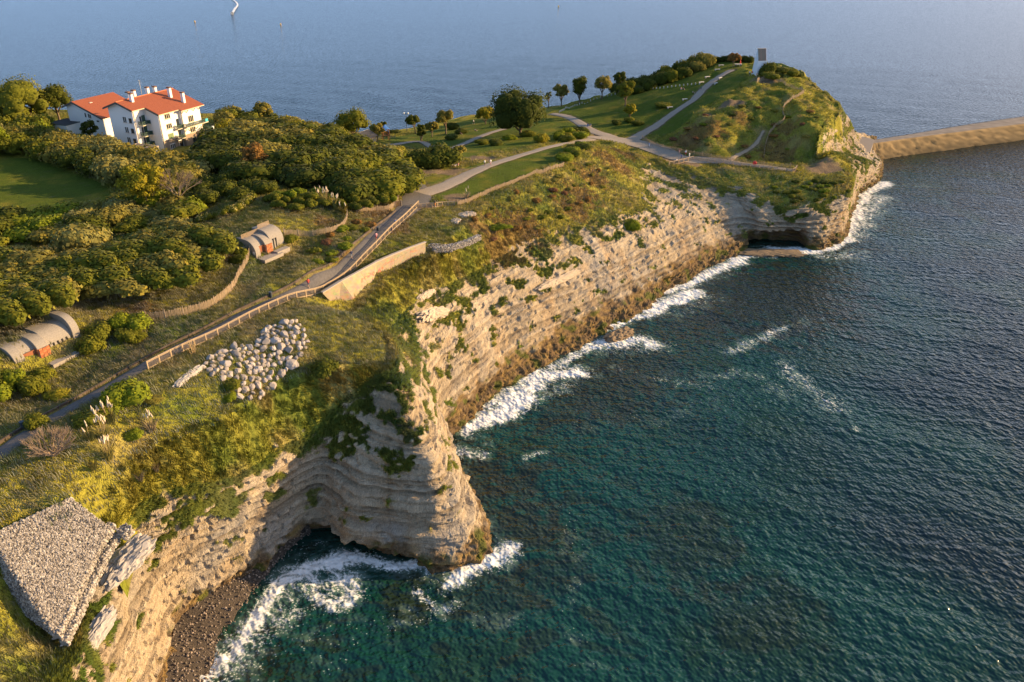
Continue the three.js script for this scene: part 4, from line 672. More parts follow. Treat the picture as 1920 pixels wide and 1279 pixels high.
const bark = M(0.16, 0.115, 0.075, 0.95), barkPale = M(0.3, 0.22, 0.14, 0.95);
// unit shrubs: about one metre in radius, standing on the ground
const SHRUB = [], lowLobes = (seed, n) => { const r = rng(seed), l = [[0, 0.42, 0, 0.8]]; for (let i = 0; i < n; i++) { const a = i / n * 6.28 + r(), q = 0.36 + 0.26 * r(); l.push([Math.cos(a) * q, 0.3 + 0.36 * r(), Math.sin(a) * q, 0.42 + 0.2 * r()]); } return l; };
for (let k = 0; k < 6; k++) SHRUB.push(crown(lowLobes(200 + k, 6), 1900, 0.07, 300 + k, { core: 0.76 }));
// wind-clipped shrubs: ribs combed one way
const CLIPPED = []; for (let k = 0; k < 4; k++) { const r = rng(700 + k), l = []; for (let i = 0; i < 9; i++) { const u = i / 8; l.push([lerp(-0.9, 0.9, u), 0.2 + 0.62 * Math.sin(Math.PI * (0.42 + 0.5 * (1 - u))) * (0.85 + 0.2 * r()), (r() - 0.5) * 0.55, 0.3 + 0.14 * Math.sin(Math.PI * u) + 0.06 * r()]); } CLIPPED.push(crown(l, 1800, 0.065, 750 + k, { core: 0.76 })); }
const SPRAY = []; for (let k = 0; k < 3; k++) SPRAY.push(crown(lowLobes(800 + k, 8).map(([x, y, z, R]) => [x, y * 1.35, z, R]), 1700, 0.065, 820 + k, { core: 0.62, gold: 0.3 }));
const sizeWord = (r) => (r < 1.3 ? 'small' : r < 2.2 ? 'medium' : r < 3.2 ? 'large' : 'very large');
function shrub(p, r, h, tone, set, turn, where, group, name = 'shrub') {
  const k = Math.floor(Math.abs(p.x * 13.7 + p.z * 7.3)) % set.length, m = mesh(name, set[k], LEAF[tone], scene);
  m.position.copy(p); m.position.y -= 0.12 * h; m.scale.set(r, h, r * (0.85 + 0.3 * ((k * 37 % 10) / 10))); m.rotation.y = turn;
  return tag(m, `${sizeWord(r)} ${TONE[tone]} shrub ${where}`, 'shrub', group);
}
function thicket(zonePx, spacing, rr, hh, tones, where, group, seed, opt = {}) { // shrubs filling a stretch of ground
  const zone = zonePx.map(([x, y]) => at(x, y)), xs = zone.map((p) => p.x), zs = zone.map((p) => p.z), r = rng(seed), got = [];
  const x0 = Math.min(...xs), x1 = Math.max(...xs), z0 = Math.min(...zs), z1 = Math.max(...zs), zb = boundsPx(zone);
  for (let k = 0; k < 4000; k++) { const x = lerp(x0, x1, r()), z = lerp(z0, z1, r()); if (!inPoly(zone, x, z) || got.some((q) => Math.hypot(q.x - x, q.z - z) < spacing) || offPath(x, z) < 0.8 || KEEP_OUT.some((q) => inPoly(q, x, z))) continue; got.push({ x, z }); }
  for (const { x, z } of got) { const R = lerp(rr[0], rr[1], r()), H = lerp(hh[0], hh[1], r()) , t = tones[Math.floor(r() * tones.length)]; shrub(new THREE.Vector3(x, drop(x, z), z), R, H, t, opt.set || SHRUB, opt.turn !== undefined ? opt.turn + (r() - 0.5) * 0.5 : r() * 6.28, `${where}, ${placeWords(new THREE.Vector3(x, HL(x, z), z), zb)}`, group); }
  return got.length;
}
// ground kept free of shrubs: buildings and bunkers
const KEEP_OUT = [[[100, 255], [118, 232], [200, 205], [330, 205], [400, 225], [425, 268], [395, 300], [330, 322], [262, 316], [205, 290], [100, 262]], [[440, 400], [470, 392], [535, 395], [540, 470], [480, 490], [440, 470]], [[-40, 640], [60, 596], [150, 600], [150, 690], [90, 705], [-40, 690]]].map((p) => p.map(([x, y]) => onLand(x, y)));
let nShrub = 0;
nShrub += thicket([[-40, 500], [60, 505], [120, 512], [230, 478], [335, 446], [410, 462], [424, 488], [392, 512], [300, 552], [185, 576], [110, 582], [66, 612], [-40, 640]], 3.5, [4.6, 5.8], [3.4, 4.6], ['mid', 'mid', 'mid', 'olive'], 'in the clipped thicket behind the long fence', 'wind clipped shrubs behind the long paling fence', 21, { set: CLIPPED, turn: -0.75 });
nShrub += thicket([[392, 305], [420, 268], [470, 258], [545, 262], [625, 280], [685, 292], [718, 312], [738, 345], [744, 370], [700, 386], [650, 374], [590, 352], [520, 340], [450, 345], [385, 330]], 5.5, [5.2, 7.2], [4.0, 6.4], ['dark', 'dark', 'deep', 'mid', 'dark', 'dark', 'olive'], 'in the wood beside the villa', 'shrubs of the wood beside the path fork', 22);
nShrub += thicket([[640, 385], [660, 370], [735, 366], [744, 378], [700, 394], [660, 398]], 2.6, [1.9, 2.8], [1.8, 2.8], ['mid', 'dark', 'bright'], 'above the short paling fence', 'shrubs above the short paling fence', 23, { set: CLIPPED, turn: -0.75 });
nShrub += thicket([[400, 238], [440, 228], [500, 236], [560, 246], [630, 258], [640, 270], [560, 260], [480, 250], [405, 256]], 5.4, [3.6, 5], [3.4, 5.2], ['dark', 'mid', 'deep', 'olive', 'gold'], 'on the bay edge right of the villa', 'shrubs on the bay edge', 24);
nShrub += thicket([[-50, 268], [40, 268], [70, 274], [110, 282], [205, 300], [270, 318], [345, 325], [385, 340], [330, 368], [262, 352], [212, 345], [140, 318], [70, 290], [-50, 290]], 4.5, [4, 5.2], [4, 5.6], ['olive', 'grey', 'olive', 'mid', 'olive', 'dark'], 'in the belt between lawn and villa', 'shrub belt between the lawn and the villa', 25, { set: SPRAY });
nShrub += thicket([[-60, 238], [0, 236], [50, 240], [88, 248], [95, 262], [40, 258], [-60, 262]], 5, [3.6, 5], [4.6, 7], ['mid', 'mid', 'dark', 'bright'], 'in the top left corner beside the villa', 'shrubs left of the villa', 26);
nShrub += thicket([[-40, 430], [60, 418], [130, 405], [215, 392], [258, 384], [330, 398], [372, 412], [330, 428], [250, 432], [180, 442], [100, 452], [-40, 470]], 4.3, [3.4, 4.8], [2.6, 4.2], ['mid', 'grey', 'dark', 'olive', 'bright'], 'in the mixed shrubs below the lawn', 'mixed shrubs below the lawn', 27);
nShrub += thicket([[345, 365], [400, 350], [470, 352], [500, 362], [470, 372], [410, 380], [380, 400], [330, 396]], 3.8, [2.2, 3.4], [2, 3.8], ['dark', 'mid', 'deep', 'bright'], 'around the bare tree', 'shrubs around the bare tree', 28);
nShrub += thicket([[505, 380], [540, 368], [590, 366], [630, 378], [640, 392], [600, 395], [560, 398], [515, 396]], 2.5, [1.7, 2.5], [1.4, 2.3], ['mid', 'bright', 'mid'], 'on the mound above the bunker', 'shrubs on the bunker mound', 29, { set: CLIPPED, turn: -0.75 });
nShrub += thicket([[140, 640], [190, 625], [232, 612], [262, 612], [255, 636], [215, 645], [160, 660]], 2.2, [1.5, 2.3], [1.7, 2.5], ['mid', 'bright', 'mid', 'gold'], 'below the paling fence left of the path', 'shrubs below the long paling fence', 30);
nShrub += thicket([[-30, 720], [20, 700], [60, 706], [92, 712], [95, 730], [40, 745], [-30, 760]], 2.2, [1.6, 2.4], [1.8, 2.8], ['mid', 'bright', 'mid', 'dark'], 'in front of the left bunker', 'shrubs in front of the left bunker', 31);
nShrub += thicket([[706, 284], [740, 284], [765, 292], [745, 298], [722, 294]], 2.9, [1.7, 2.5], [1.2, 1.9], ['gold', 'bright', 'mid'], 'on the bank beside the upper path', 'shrubs on the bank beside the upper path', 32);
nShrub += thicket([[1045, 262], [1055, 252], [1085, 247], [1102, 252], [1098, 262], [1060, 270]], 3.2, [1.9, 2.9], [1.8, 2.8], ['gold', 'mid', 'bright', 'dark'], 'beside the path junction', 'shrubs beside the path junction', 33);
nShrub += thicket([[1052, 305], [1058, 285], [1090, 272], [1098, 282], [1078, 302], [1062, 312]], 3.4, [1.7, 2.5], [1.3, 2.0], ['mid', 'bright', 'dark'], 'at the cliff top mound', 'shrubs on the cliff top mound', 34);
nShrub += thicket([[1218, 158], [1245, 148], [1300, 124], [1322, 118], [1330, 124], [1300, 136], [1250, 158], [1225, 164]], 3.6, [2.6, 3.8], [3.4, 5.6], ['dark', 'mid', 'dark', 'olive'], 'beyond the hill lawn', 'shrubs on the far edge of the hill lawn', 35);
nShrub += thicket([[1430, 140], [1445, 132], [1480, 132], [1502, 140], [1490, 146], [1462, 146], [1440, 148]], 4.2, [2.4, 3.4], [1.6, 2.4], ['dark', 'mid', 'dark'], 'behind the white tower', 'shrubs behind the white tower', 36);
nShrub += thicket([[1150, 170], [1170, 158], [1215, 155], [1218, 168], [1180, 178]], 5.2, [3, 4.2], [3, 4.4], ['dark', 'olive', 'dark'], 'at the bay edge of the hill', 'shrubs at the bay edge of the hill', 37);
// heather and low scrub on the cliff slopes: ground cover
function scrub(zonePx, spacing, rr, hh, tones, label, seed) {
  const zone = zonePx.map(([x, y]) => at(x, y)), xs = zone.map((p) => p.x), zs = zone.map((p) => p.z), r = rng(seed), got = [], x0 = Math.min(...xs), x1 = Math.max(...xs), z0 = Math.min(...zs), z1 = Math.max(...zs);
  for (let k = 0; k < 5000; k++) { const x = lerp(x0, x1, r()), z = lerp(z0, z1, r()); if (!inPoly(zone, x, z) || got.some((q) => Math.hypot(q.x - x, q.z - z) < spacing) || offPath(x, z) < 0.8 || fbm(x * 0.1 + 9, z * 0.1, 2) < -0.05) continue; got.push({ x, z }); }
  const im = new THREE.InstancedMesh(LOWSCRUB, SCRUBMAT, got.length), o = new THREE.Object3D(), c = new THREE.Color();
  got.forEach(({ x, z }, i) => { const R = lerp(rr[0], rr[1], r()); o.position.set(x, drop(x, z) - 0.1, z); o.scale.set(R, lerp(hh[0], hh[1], r()), R * (0.8 + 0.4 * r())); o.rotation.y = r() * 6.28; o.updateMatrix(); im.setMatrixAt(i, o.matrix); im.setColorAt(i, c.copy(LEAF[tones[Math.floor(r() * tones.length)]].color)); });
  im.name = numbered('scrub'); im.castShadow = im.receiveShadow = true; scene.add(im); stuff(im, label, 'scrub');
}
const LOWSCRUB = crown(lowLobes(207, 6), 700, 0.11, 317, { core: 0.74 }), SCRUBMAT = new THREE.MeshPhysicalMaterial({ color: 0xffffff, roughness: 1, specularIntensity: 0.15, transmission: 0.35, thickness: 0, vertexColors: true, side: THREE.DoubleSide });
scrub([[880, 400], [930, 380], [1000, 345], [1060, 325], [1110, 300], [1140, 310], [1130, 360], [1080, 400], [1020, 425], [960, 440], [900, 450]], 2.7, [0.7, 1.5], [0.45, 0.95], ['heather', 'mid', 'brown', 'olive', 'mid', 'olive', 'brown'], 'low scrub on the heather slope of mixed green and red brown', 41);
scrub([[1240, 270], [1280, 235], [1340, 215], [1420, 195], [1500, 185], [1540, 215], [1520, 270], [1480, 295], [1420, 295], [1330, 280]], 5, [0.8, 1.7], [0.4, 0.9], ['mid', 'heather', 'bright', 'olive', 'brown'], 'low scrub on the hill side of mixed green and red brown', 42);
scrub([[560, 495], [600, 450], [650, 420], [700, 420], [690, 450], [640, 480], [590, 510]], 2.3, [0.8, 1.5], [0.6, 1.1], ['mid', 'brown', 'heather', 'bright'], 'low scrub inland of the path of mixed green and red brown', 43);
scrub([[1450, 350], [1475, 342], [1580, 340], [1590, 360], [1570, 375], [1500, 388], [1460, 380]], 2.2, [0.8, 1.5], [0.6, 1.0], ['mid', 'bright', 'dark'], 'low scrub on the nose of the cliff of mixed green and red brown', 44);
console.log('shrubs', nShrub);
// shrubs that stand alone
const lone = (px, py, r, h, tone, set, where) => shrub(at(px, py), r, h, tone, set, px, where);
lone(240, 752, 3.2, 3.0, 'bright', SHRUB, 'standing alone between path and long slab');
lone(290, 755, 1.2, 0.9, 'olive', SPRAY, 'beside the bright shrub near the slab');
lone(172, 790, 2.0, 1.5, 'mid', SHRUB, 'at the path edge left of the pampas grass');
lone(205, 775, 1.7, 1.3, 'bright', SHRUB, 'at the path edge above the pampas grass');
lone(608, 697, 2.3, 2.1, 'dark', SHRUB, 'right of the boulder pile');
lone(430, 728, 1.5, 1.1, 'mid', SHRUB, 'at the lower left edge of the boulder pile');
lone(432, 748, 1.1, 0.8, 'bright', SHRUB, 'below the boulder pile');
lone(250, 822, 1.1, 1.2, 'bright', SHRUB, 'among the pampas grass clumps');
lone(75, 800, 1.6, 1.7, 'mid', SHRUB, 'behind the bare shrub by the path');
lone(165, 478, 4.4, 5.4, 'grey', SPRAY, 'feathery and round above the clipped thicket');
lone(785, 311, 4.4, 4.6, 'dark', SHRUB, 'forming the left dome on the fork lawn');
lone(822, 311, 5.4, 5.6, 'dark', SHRUB, 'forming the right dome on the fork lawn');
lone(1243, 200, 3.0, 1.6, 'mid', SHRUB, 'low in the middle of the hill lawn');
lone(1156, 233, 1.9, 1.6, 'dark', SHRUB, 'left of the small golden tree');
lone(1195, 234, 1.9, 1.6, 'dark', SHRUB, 'right of the small golden tree');
lone(1180, 228, 2.2, 1.7, 'mid', SHRUB, 'under the small golden tree');
lone(1015, 266, 2.3, 2.6, 'gold', SHRUB, 'beside the long lawn near the junction');
lone(835, 292, 2.2, 1.4, 'mid', SHRUB, 'behind the round lawn shrubs');
lone(865, 250, 2.4, 1.6, 'dark', SHRUB, 'on the bay lawn below the seated people');
lone(845, 262, 2.2, 1.6, 'dark', SHRUB, 'on the bay lawn beside the shore path');
lone(905, 270, 2.5, 1.6, 'mid', SHRUB, 'low on the bank under the big round tree');
lone(930, 272, 2.5, 1.8, 'dark', SHRUB, 'on the bank right under the big round tree');
lone(955, 262, 2.5, 1.8, 'bright', SHRUB, 'on the bank in the shade of the big tree');
lone(990, 255, 2.6, 2.0, 'mid', SHRUB, 'right of the big round tree');
lone(848, 243, 2.6, 2.4, 'dark', SHRUB, 'at the foot of the bay shore willow');
lone(742, 251, 2.6, 1.6, 'dark', SHRUB, 'on the sea wall left of the lamp');
lone(1436, 141, 3.2, 4.6, 'dark', SHRUB, 'pressed against the right side of the white tower');
lone(930, 432, 3.0, 1.3, 'bright', CLIPPED, 'stretched down the heather slope');
lone(1185, 430, 2.4, 2.2, 'bright', SHRUB, 'hanging in the cleft of the pale cliff');
lone(545, 452, 1.5, 1.4, 'mid', SHRUB, 'at the right foot of the small bunker');
lone(452, 480, 1.4, 1.4, 'mid', SHRUB, 'at the left foot of the small bunker');
lone(443, 492, 1.5, 1.3, 'dark', SHRUB, 'inside the bend of the long paling fence');
lone(255, 640, 1.5, 1.3, 'mid', SHRUB, 'at the lower end of the long paling fence');
lone(110, 745, 1.8, 1.1, 'gold', SHRUB, 'on the verge in front of the left bunker');

// trees: a trunk with limbs under a crown of several lobes
function tree(name, label, px, py, hPx, wPx, tone, o = {}) {
  const p = o.at || at(px, py), dist = p.distanceTo(camera.position), H = hPx * dist / FOCAL * 1.04, R = wPx * dist / FOCAL / 2, g = thing(name, label, 'tree', p, 0, o.group), r = rng(Math.round(px * 31 + py));
  const stem = o.stem === undefined ? 0.3 : o.stem, lobes = [], base = H * stem, top = H - base, lean = (o.lean || 0) * H, n = (o.n || 9) + 5;
  for (let i = 0; i < n; i++) { const u = i / Math.max(1, n - 1), a = i * 2.4 + r(), y = base + top * (0.28 + 0.5 * u), q = R * (0.78 - 0.4 * Math.abs(u - 0.35)) * (i ? 0.55 + 0.45 * r() : 0); lobes.push([Math.cos(a) * q + lean * y / H, y, Math.sin(a) * q, Math.min(R, top) * (o.lobe || 0.34) * (0.65 + 0.6 * r())]); }
  mesh('crown', crown(lobes, o.leaves || 2600, o.leaf || 0.23, Math.round(px * 7 + py), { core: o.core === undefined ? 0.6 : o.core, squash: 0.92, gold: 0.3 }), LEAF[tone], g);
  const V = (x, y, z) => new THREE.Vector3(x, y, z), tr = [tube([V(0, -0.4, 0), V(lean * 0.15 + 0.1, base * 0.6, 0.05), V(lean * 0.45, base + top * 0.3, 0), V(lean * 0.7, base + top * 0.6, 0)], H * 0.035, H * 0.012, 6)];
  for (let i = 1; i < Math.min(n, 6); i++) tr.push(tube([V(lean * 0.3, base * 0.85, 0), V(lobes[i][0] * 0.5, lerp(base, lobes[i][1], 0.6), lobes[i][2] * 0.5), V(lobes[i][0], lobes[i][1], lobes[i][2])], H * 0.016, H * 0.006, 5));
  mesh('trunk', merge(tr), o.bark || bark, g); return g;
}
tree('round_tree', 'big round dark tree beside the lawn path', 975, 252, 74, 98, 'deep', { stem: 0.08, n: 16, lobe: 0.5, leaves: 6500, leaf: 0.3 });
const BT = 'trees along the bay shore';
tree('tree', 'broad leafy tree left of the shore playground', 664, 257, 44, 60, 'mid', { stem: 0.08, n: 12, lobe: 0.48, leaves: 3600, group: BT });
tree('tree', 'golden green willow in front of the climbing frame', 708, 265, 33, 28, 'olive', { stem: 0.2, group: BT });
tree('tree', 'small dark tree just behind the golden green willow', 720, 252, 24, 15, 'dark', { stem: 0.2, leaves: 900, group: BT });
tree('tree', 'leaning tree with a bare trunk right of the lamp post', 779, 251, 32, 28, 'dark', { stem: 0.4, lean: -0.15, group: BT });
tree('tree', 'narrow column shaped tree right of the leaning tree', 790, 266, 36, 17, 'dark', { stem: 0.05, n: 10, group: BT });
tree('tree', 'pale green weeping tree between column tree and tall willow', 810, 257, 27, 24, 'olive', { stem: 0.3, group: BT });
tree('tree', 'tall spreading willow on the bay shore', 836, 251, 42, 38, 'olive', { stem: 0.35, group: BT });
tree('tree', 'small bushy tree left of the big round dark tree', 910, 233, 32, 40, 'gold', { stem: 0.12, group: BT });
tree('tree', 'thin straggly sapling at the start of the bay tree row', 1028, 203, 30, 14, 'dark', { stem: 0.35, n: 6, leaves: 500, core: 0, group: BT });
tree('tree', 'first full tree of the row on the bay edge, golden', 1052, 200, 40, 32, 'olive', { stem: 0.25, core: 0.55, group: BT });
tree('tree', 'tallest and darkest tree of the row on the bay edge', 1086, 194, 48, 38, 'dark', { stem: 0.15, n: 12, group: BT });
tree('tree', 'airy golden tree of the row on the bay edge', 1128, 187, 42, 38, 'olive', { stem: 0.3, core: 0.5, group: BT });
tree('tree', 'last tree of the bay edge row, half hidden', 1160, 176, 38, 24, 'dark', { stem: 0.3, core: 0.5, group: BT });
tree('tree', 'green tree standing on the lawn before the bay row', 1172, 199, 44, 36, 'mid', { stem: 0.2, group: BT });
tree('tree', 'small golden tree among low bushes on the hill lawn', 1180, 224, 27, 24, 'gold', { stem: 0.2 });
tree('tree', 'small tree with thin trunk on the hill top terrace', 1374, 126, 22, 24, 'brown', { stem: 0.35, core: 0.5 });
tree('umbrella_pine', 'little clipped pine with a crooked bare trunk on the lawn', 862, 304, 27, 19, 'olive', { stem: 0.55, n: 6, leaves: 900, lobe: 0.6, bark: barkPale });
tree('tree', 'flat topped evergreen left of the villa', 113, 222, 58, 62, 'dark', { stem: 0.3, n: 12, leaves: 3600, core: 0.6, at: onLand(113, 232) });
tree('tree', 'bushy evergreen in the far top left corner', 45, 225, 72, 90, 'mid', { stem: 0.05, n: 14, leaves: 4200, lobe: 0.5, at: onLand(45, 240) });
tree('tree', 'brown tinged tree at the far left edge', 72, 205, 30, 24, 'brown', { stem: 0.3, leaves: 1300, at: onLand(72, 228) });
tree('tree', 'bright green tree cut by the left edge above the lawn', -5, 292, 50, 50, 'bright', { stem: 0.1, n: 10, leaves: 2800 });
tree('conifer', 'spreading yellow green conifer left of the bare tree', 283, 398, 86, 88, 'gold', { stem: 0.12, n: 16, lobe: 0.3, leaves: 4200, core: 0.5 });
tree('tree', 'rounded golden tree on the bay edge above the wood', 495, 236, 42, 38, 'olive', { stem: 0.15, leaves: 2600 });
tree('tree', 'brown leaved tree in the middle of the dark wood', 478, 330, 55, 58, 'brown', { stem: 0.15, n: 12, leaves: 3200 });
tree('tree', 'dark slim evergreen against the villa side', 172, 262, 36, 26, 'deep', { stem: 0.15, leaves: 1400, at: onLand(172, 266) });

// leafless tree and shrub: forking branches
function twigs(start, dir, len, rad, depth, r, out, spread, lift) {
  const V = THREE.Vector3, end = start.clone().addScaledVector(dir, len), midp = start.clone().lerp(end, 0.5).add(new V((r() - 0.5) * len * 0.12, (r() - 0.5) * len * 0.1, (r() - 0.5) * len * 0.12));
  out.push(tube([start, midp, end], rad, rad * 0.7, depth > 2 ? 5 : 3)); if (!depth) return;
  const n = depth > 3 ? 4 : 3; for (let k = 0; k < n; k++) { const d = dir.clone().add(new V((r() - 0.5) * spread, (r() - 0.5) * spread * 0.7 + lift, (r() - 0.5) * spread)).normalize(); twigs(start.clone().lerp(end, 0.65 + 0.35 * r()), d, len * (0.66 + 0.2 * r()), rad * 0.62, depth - 1, r, out, spread, lift); }
}
{
  const p = at(339, 392), g = thing('bare_tree', 'leafless pale brown tree with a dense fan of twigs', 'tree', p), r = rng(61), out = [];
  for (const d of [[0.5, 1, 0.1], [0.15, 1, -0.4], [-0.55, 0.8, 0.2], [-0.1, 1, 0.45], [0.8, 0.7, -0.2]]) twigs(new THREE.Vector3(0, 2.4, 0), new THREE.Vector3(...d).normalize(), 2.1, 0.13, 4, r, out, 1.0, 0.12);
  mesh('branches', merge(out), barkPale, g); mesh('trunk', tube([new THREE.Vector3(0, -0.4, 0), new THREE.Vector3(0.05, 1.4, 0), new THREE.Vector3(0, 2.6, 0)], 0.28, 0.2, 7), bark, g);
  const q = at(100, 856), h = thing('bare_shrub', 'wide leafless grey brown shrub beside the path', 'shrub', q), o2 = [];
  for (let k = 0; k < 22; k++) { const a = k / 22 * 6.28; twigs(new THREE.Vector3(0, 0, 0), new THREE.Vector3(Math.cos(a) * 0.9 + 0.15, 0.75 + 0.4 * r(), Math.sin(a) * 0.9).normalize(), 1.45, 0.075, 3, r, o2, 0.9, 0.1); }
  mesh('branches', merge(o2), M(0.3, 0.215, 0.14, 0.95), h);
}
// white flowering hedge
{
  const line = AT([[378, 416], [405, 410], [432, 400], [455, 388], [472, 374]]), w = walker(line);
  for (let s = 0; s <= w.total; s += 1.5) { const { p } = w.get(s), c = p.clone().setY(drop(p.x, p.z)); shrub(c, 1.25, 1.5, 'mid', SHRUB, s, 'of the flowering hedge', 'plants of the white flowering hedge', 'hedge_plant').userData.label = 'hedge plant covered in cream flowers above the small bunker'; const f = mesh('blossom', BLOSSOM(), LEAF.white, scene.children[scene.children.length - 1]); f.scale.set(1, 1, 1); }
}
function BLOSSOM() { return (BLOSSOM.g ||= crown([[0, 0.5, 0, 0.85], [0.45, 0.5, 0.2, 0.55], [-0.4, 0.55, -0.2, 0.55]], 260, 0.05, 88, { core: 0 })); }
{
  const line = AT([[1312, 122], [1345, 117], [1375, 116], [1412, 115]]), w = walker(line);
  for (let s = 0; s <= w.total; s += 2.2) { const { p } = w.get(s), c = p.clone().setY(drop(p.x, p.z)); shrub(c, 1.9, 2.4, 'deep', SHRUB, s, '', 'plants of the hill top hedge', 'hedge_plant').userData.label = 'dark hedge plant in the clipped row along the hill top'; }
}

// ------------------------------------------------------------------ grasses
function blades(n, seed, len, lean, spread, wide, up = 1) {             // one tuft
  const r = rng(seed), pos = [], nor = [], idx = [];
  for (let k = 0; k < n; k++) {
    const a = r() * 6.28, q = spread * Math.sqrt(r()), x = Math.cos(a) * q, z = Math.sin(a) * q, l = len * (0.6 + 0.7 * r()), dx = lean[0] + Math.cos(a) * 0.55 * (0.4 + r()), dz = lean[1] + Math.sin(a) * 0.55 * (0.4 + r()), w = wide * (0.7 + 0.6 * r()), b = r() * 3.14, wx = Math.cos(b) * w, wz = Math.sin(b) * w, i = pos.length / 3;
    const m = [x + dx * l * 0.3, l * 0.55 * up, z + dz * l * 0.3], t = [x + dx * l * 0.85, l * 0.86 * up, z + dz * l * 0.85];
    pos.push(x - wx, 0, z - wz, x + wx, 0, z + wz, m[0] - wx * 0.8, m[1], m[2] - wz * 0.8, m[0] + wx * 0.8, m[1], m[2] + wz * 0.8, ...t); idx.push(i, i + 1, i + 2, i + 1, i + 3, i + 2, i + 2, i + 3, i + 4);
    const nn = new THREE.Vector3(-wz, 0.35 * w, wx).normalize(); for (let q2 = 0; q2 < 5; q2++) nor.push(nn.x * 0.5, 0.86, nn.z * 0.5);
  }
  const g = new THREE.BufferGeometry(); g.setAttribute('position', new THREE.Float32BufferAttribute(pos, 3)); g.setAttribute('normal', new THREE.Float32BufferAttribute(nor, 3)); g.setIndex(idx); return g;
}
const tuftMat = new THREE.MeshPhysicalMaterial({ color: 0xffffff, roughness: 1, specularIntensity: 0.3, transmission: 0.5, thickness: 0, side: THREE.DoubleSide });
function meadow(name, label, spots, geo, size, seed) {                  // spots: [x, y, z, nx, ny, nz, colour]
  const im = new THREE.InstancedMesh(geo, tuftMat, spots.length), d = new THREE.Object3D(), r = rng(seed), up = new THREE.Vector3(0, 1, 0), q = new THREE.Quaternion(), c = new THREE.Color(), n = new THREE.Vector3();
  spots.forEach(([x, y, z, nx, ny, nz, cc], i) => { n.set(nx, ny + 0.6, nz).normalize(); q.setFromUnitVectors(up, n); d.position.set(x, y - 0.03, z); d.quaternion.setFromAxisAngle(up, (r() - 0.5) * 1.3).premultiply(q); const s = size * (0.6 + 0.8 * r()); d.scale.set(s, s * (0.75 + 0.5 * r()), s); d.updateMatrix(); im.setMatrixAt(i, d.matrix); const f = 1.0 + 0.45 * r(); im.setColorAt(i, c.setRGB(cc[0] * f, cc[1] * f, cc[2] * f)); });
  im.name = name; im.castShadow = im.receiveShadow = true; scene.add(im); return stuff(im, label, 'grass');
}
{
  const r = rng(321), near = [], far = [], rockT = [];
  for (let z = -300; z < -24; z += 0.42) for (let x = -150; x < 118; x += 0.42) {
    const X = x + (r() - 0.5) * 0.5, Z = z + (r() - 0.5) * 0.5; if (inland(X, Z) < 0.1) continue;
    const dist = Math.hypot(X, 60, Z), fov = Math.abs(X) / -Z; if (fov > 1.3) continue;
    const keep = clamp(1.25 - dist / 260, 0.2, 0.85); if (r() > keep) continue;
    if (offPath(X, Z) < 0.25 + 0.5 * r() || lawnAt(X, Z) || blobAt(DIRT, X, Z) > 0.35 || (inland(X, Z) > 20 && Z < -185 && X < -40)) continue;
    const c = grassColour(X, Z), y = landY(X, Z); (dist < 175 ? near : far).push([X, y, Z, 0, 1, 0, c]);
  }
  for (const [x, y, z, nx, ny, nz, dens] of cliffGrass) { const dist = Math.hypot(x, y - CAM_Y, z); if (r() > (dens < 1 ? 0.5 : dist < 175 ? 0.17 : 0.3)) continue; const c = grassColour(x, z); (dens < 1 ? rockT : dist < 175 ? near : far).push([x, y, z, nx, ny, nz, dens < 1 ? [c[0] * 0.62, c[1] * 0.78, c[2] * 0.9] : c]); }
  console.log('tufts', near.length, far.length, rockT.length);
  meadow('long_grass', 'long wind combed grass on the near cliff top', near, blades(14, 5, 0.42, [-0.75, -0.5], 0.34, 0.032), 1, 1);
  meadow('long_grass', 'rough grass on the far slopes and the hill', far, blades(11, 6, 0.42, [-0.6, -0.4], 0.45, 0.055), 1, 2);
  meadow('cliff_plants', 'green tufts growing on ledges of the cliffs', rockT, blades(12, 7, 0.42, [0, 0], 0.22, 0.05, 0.8), 1, 3);
}
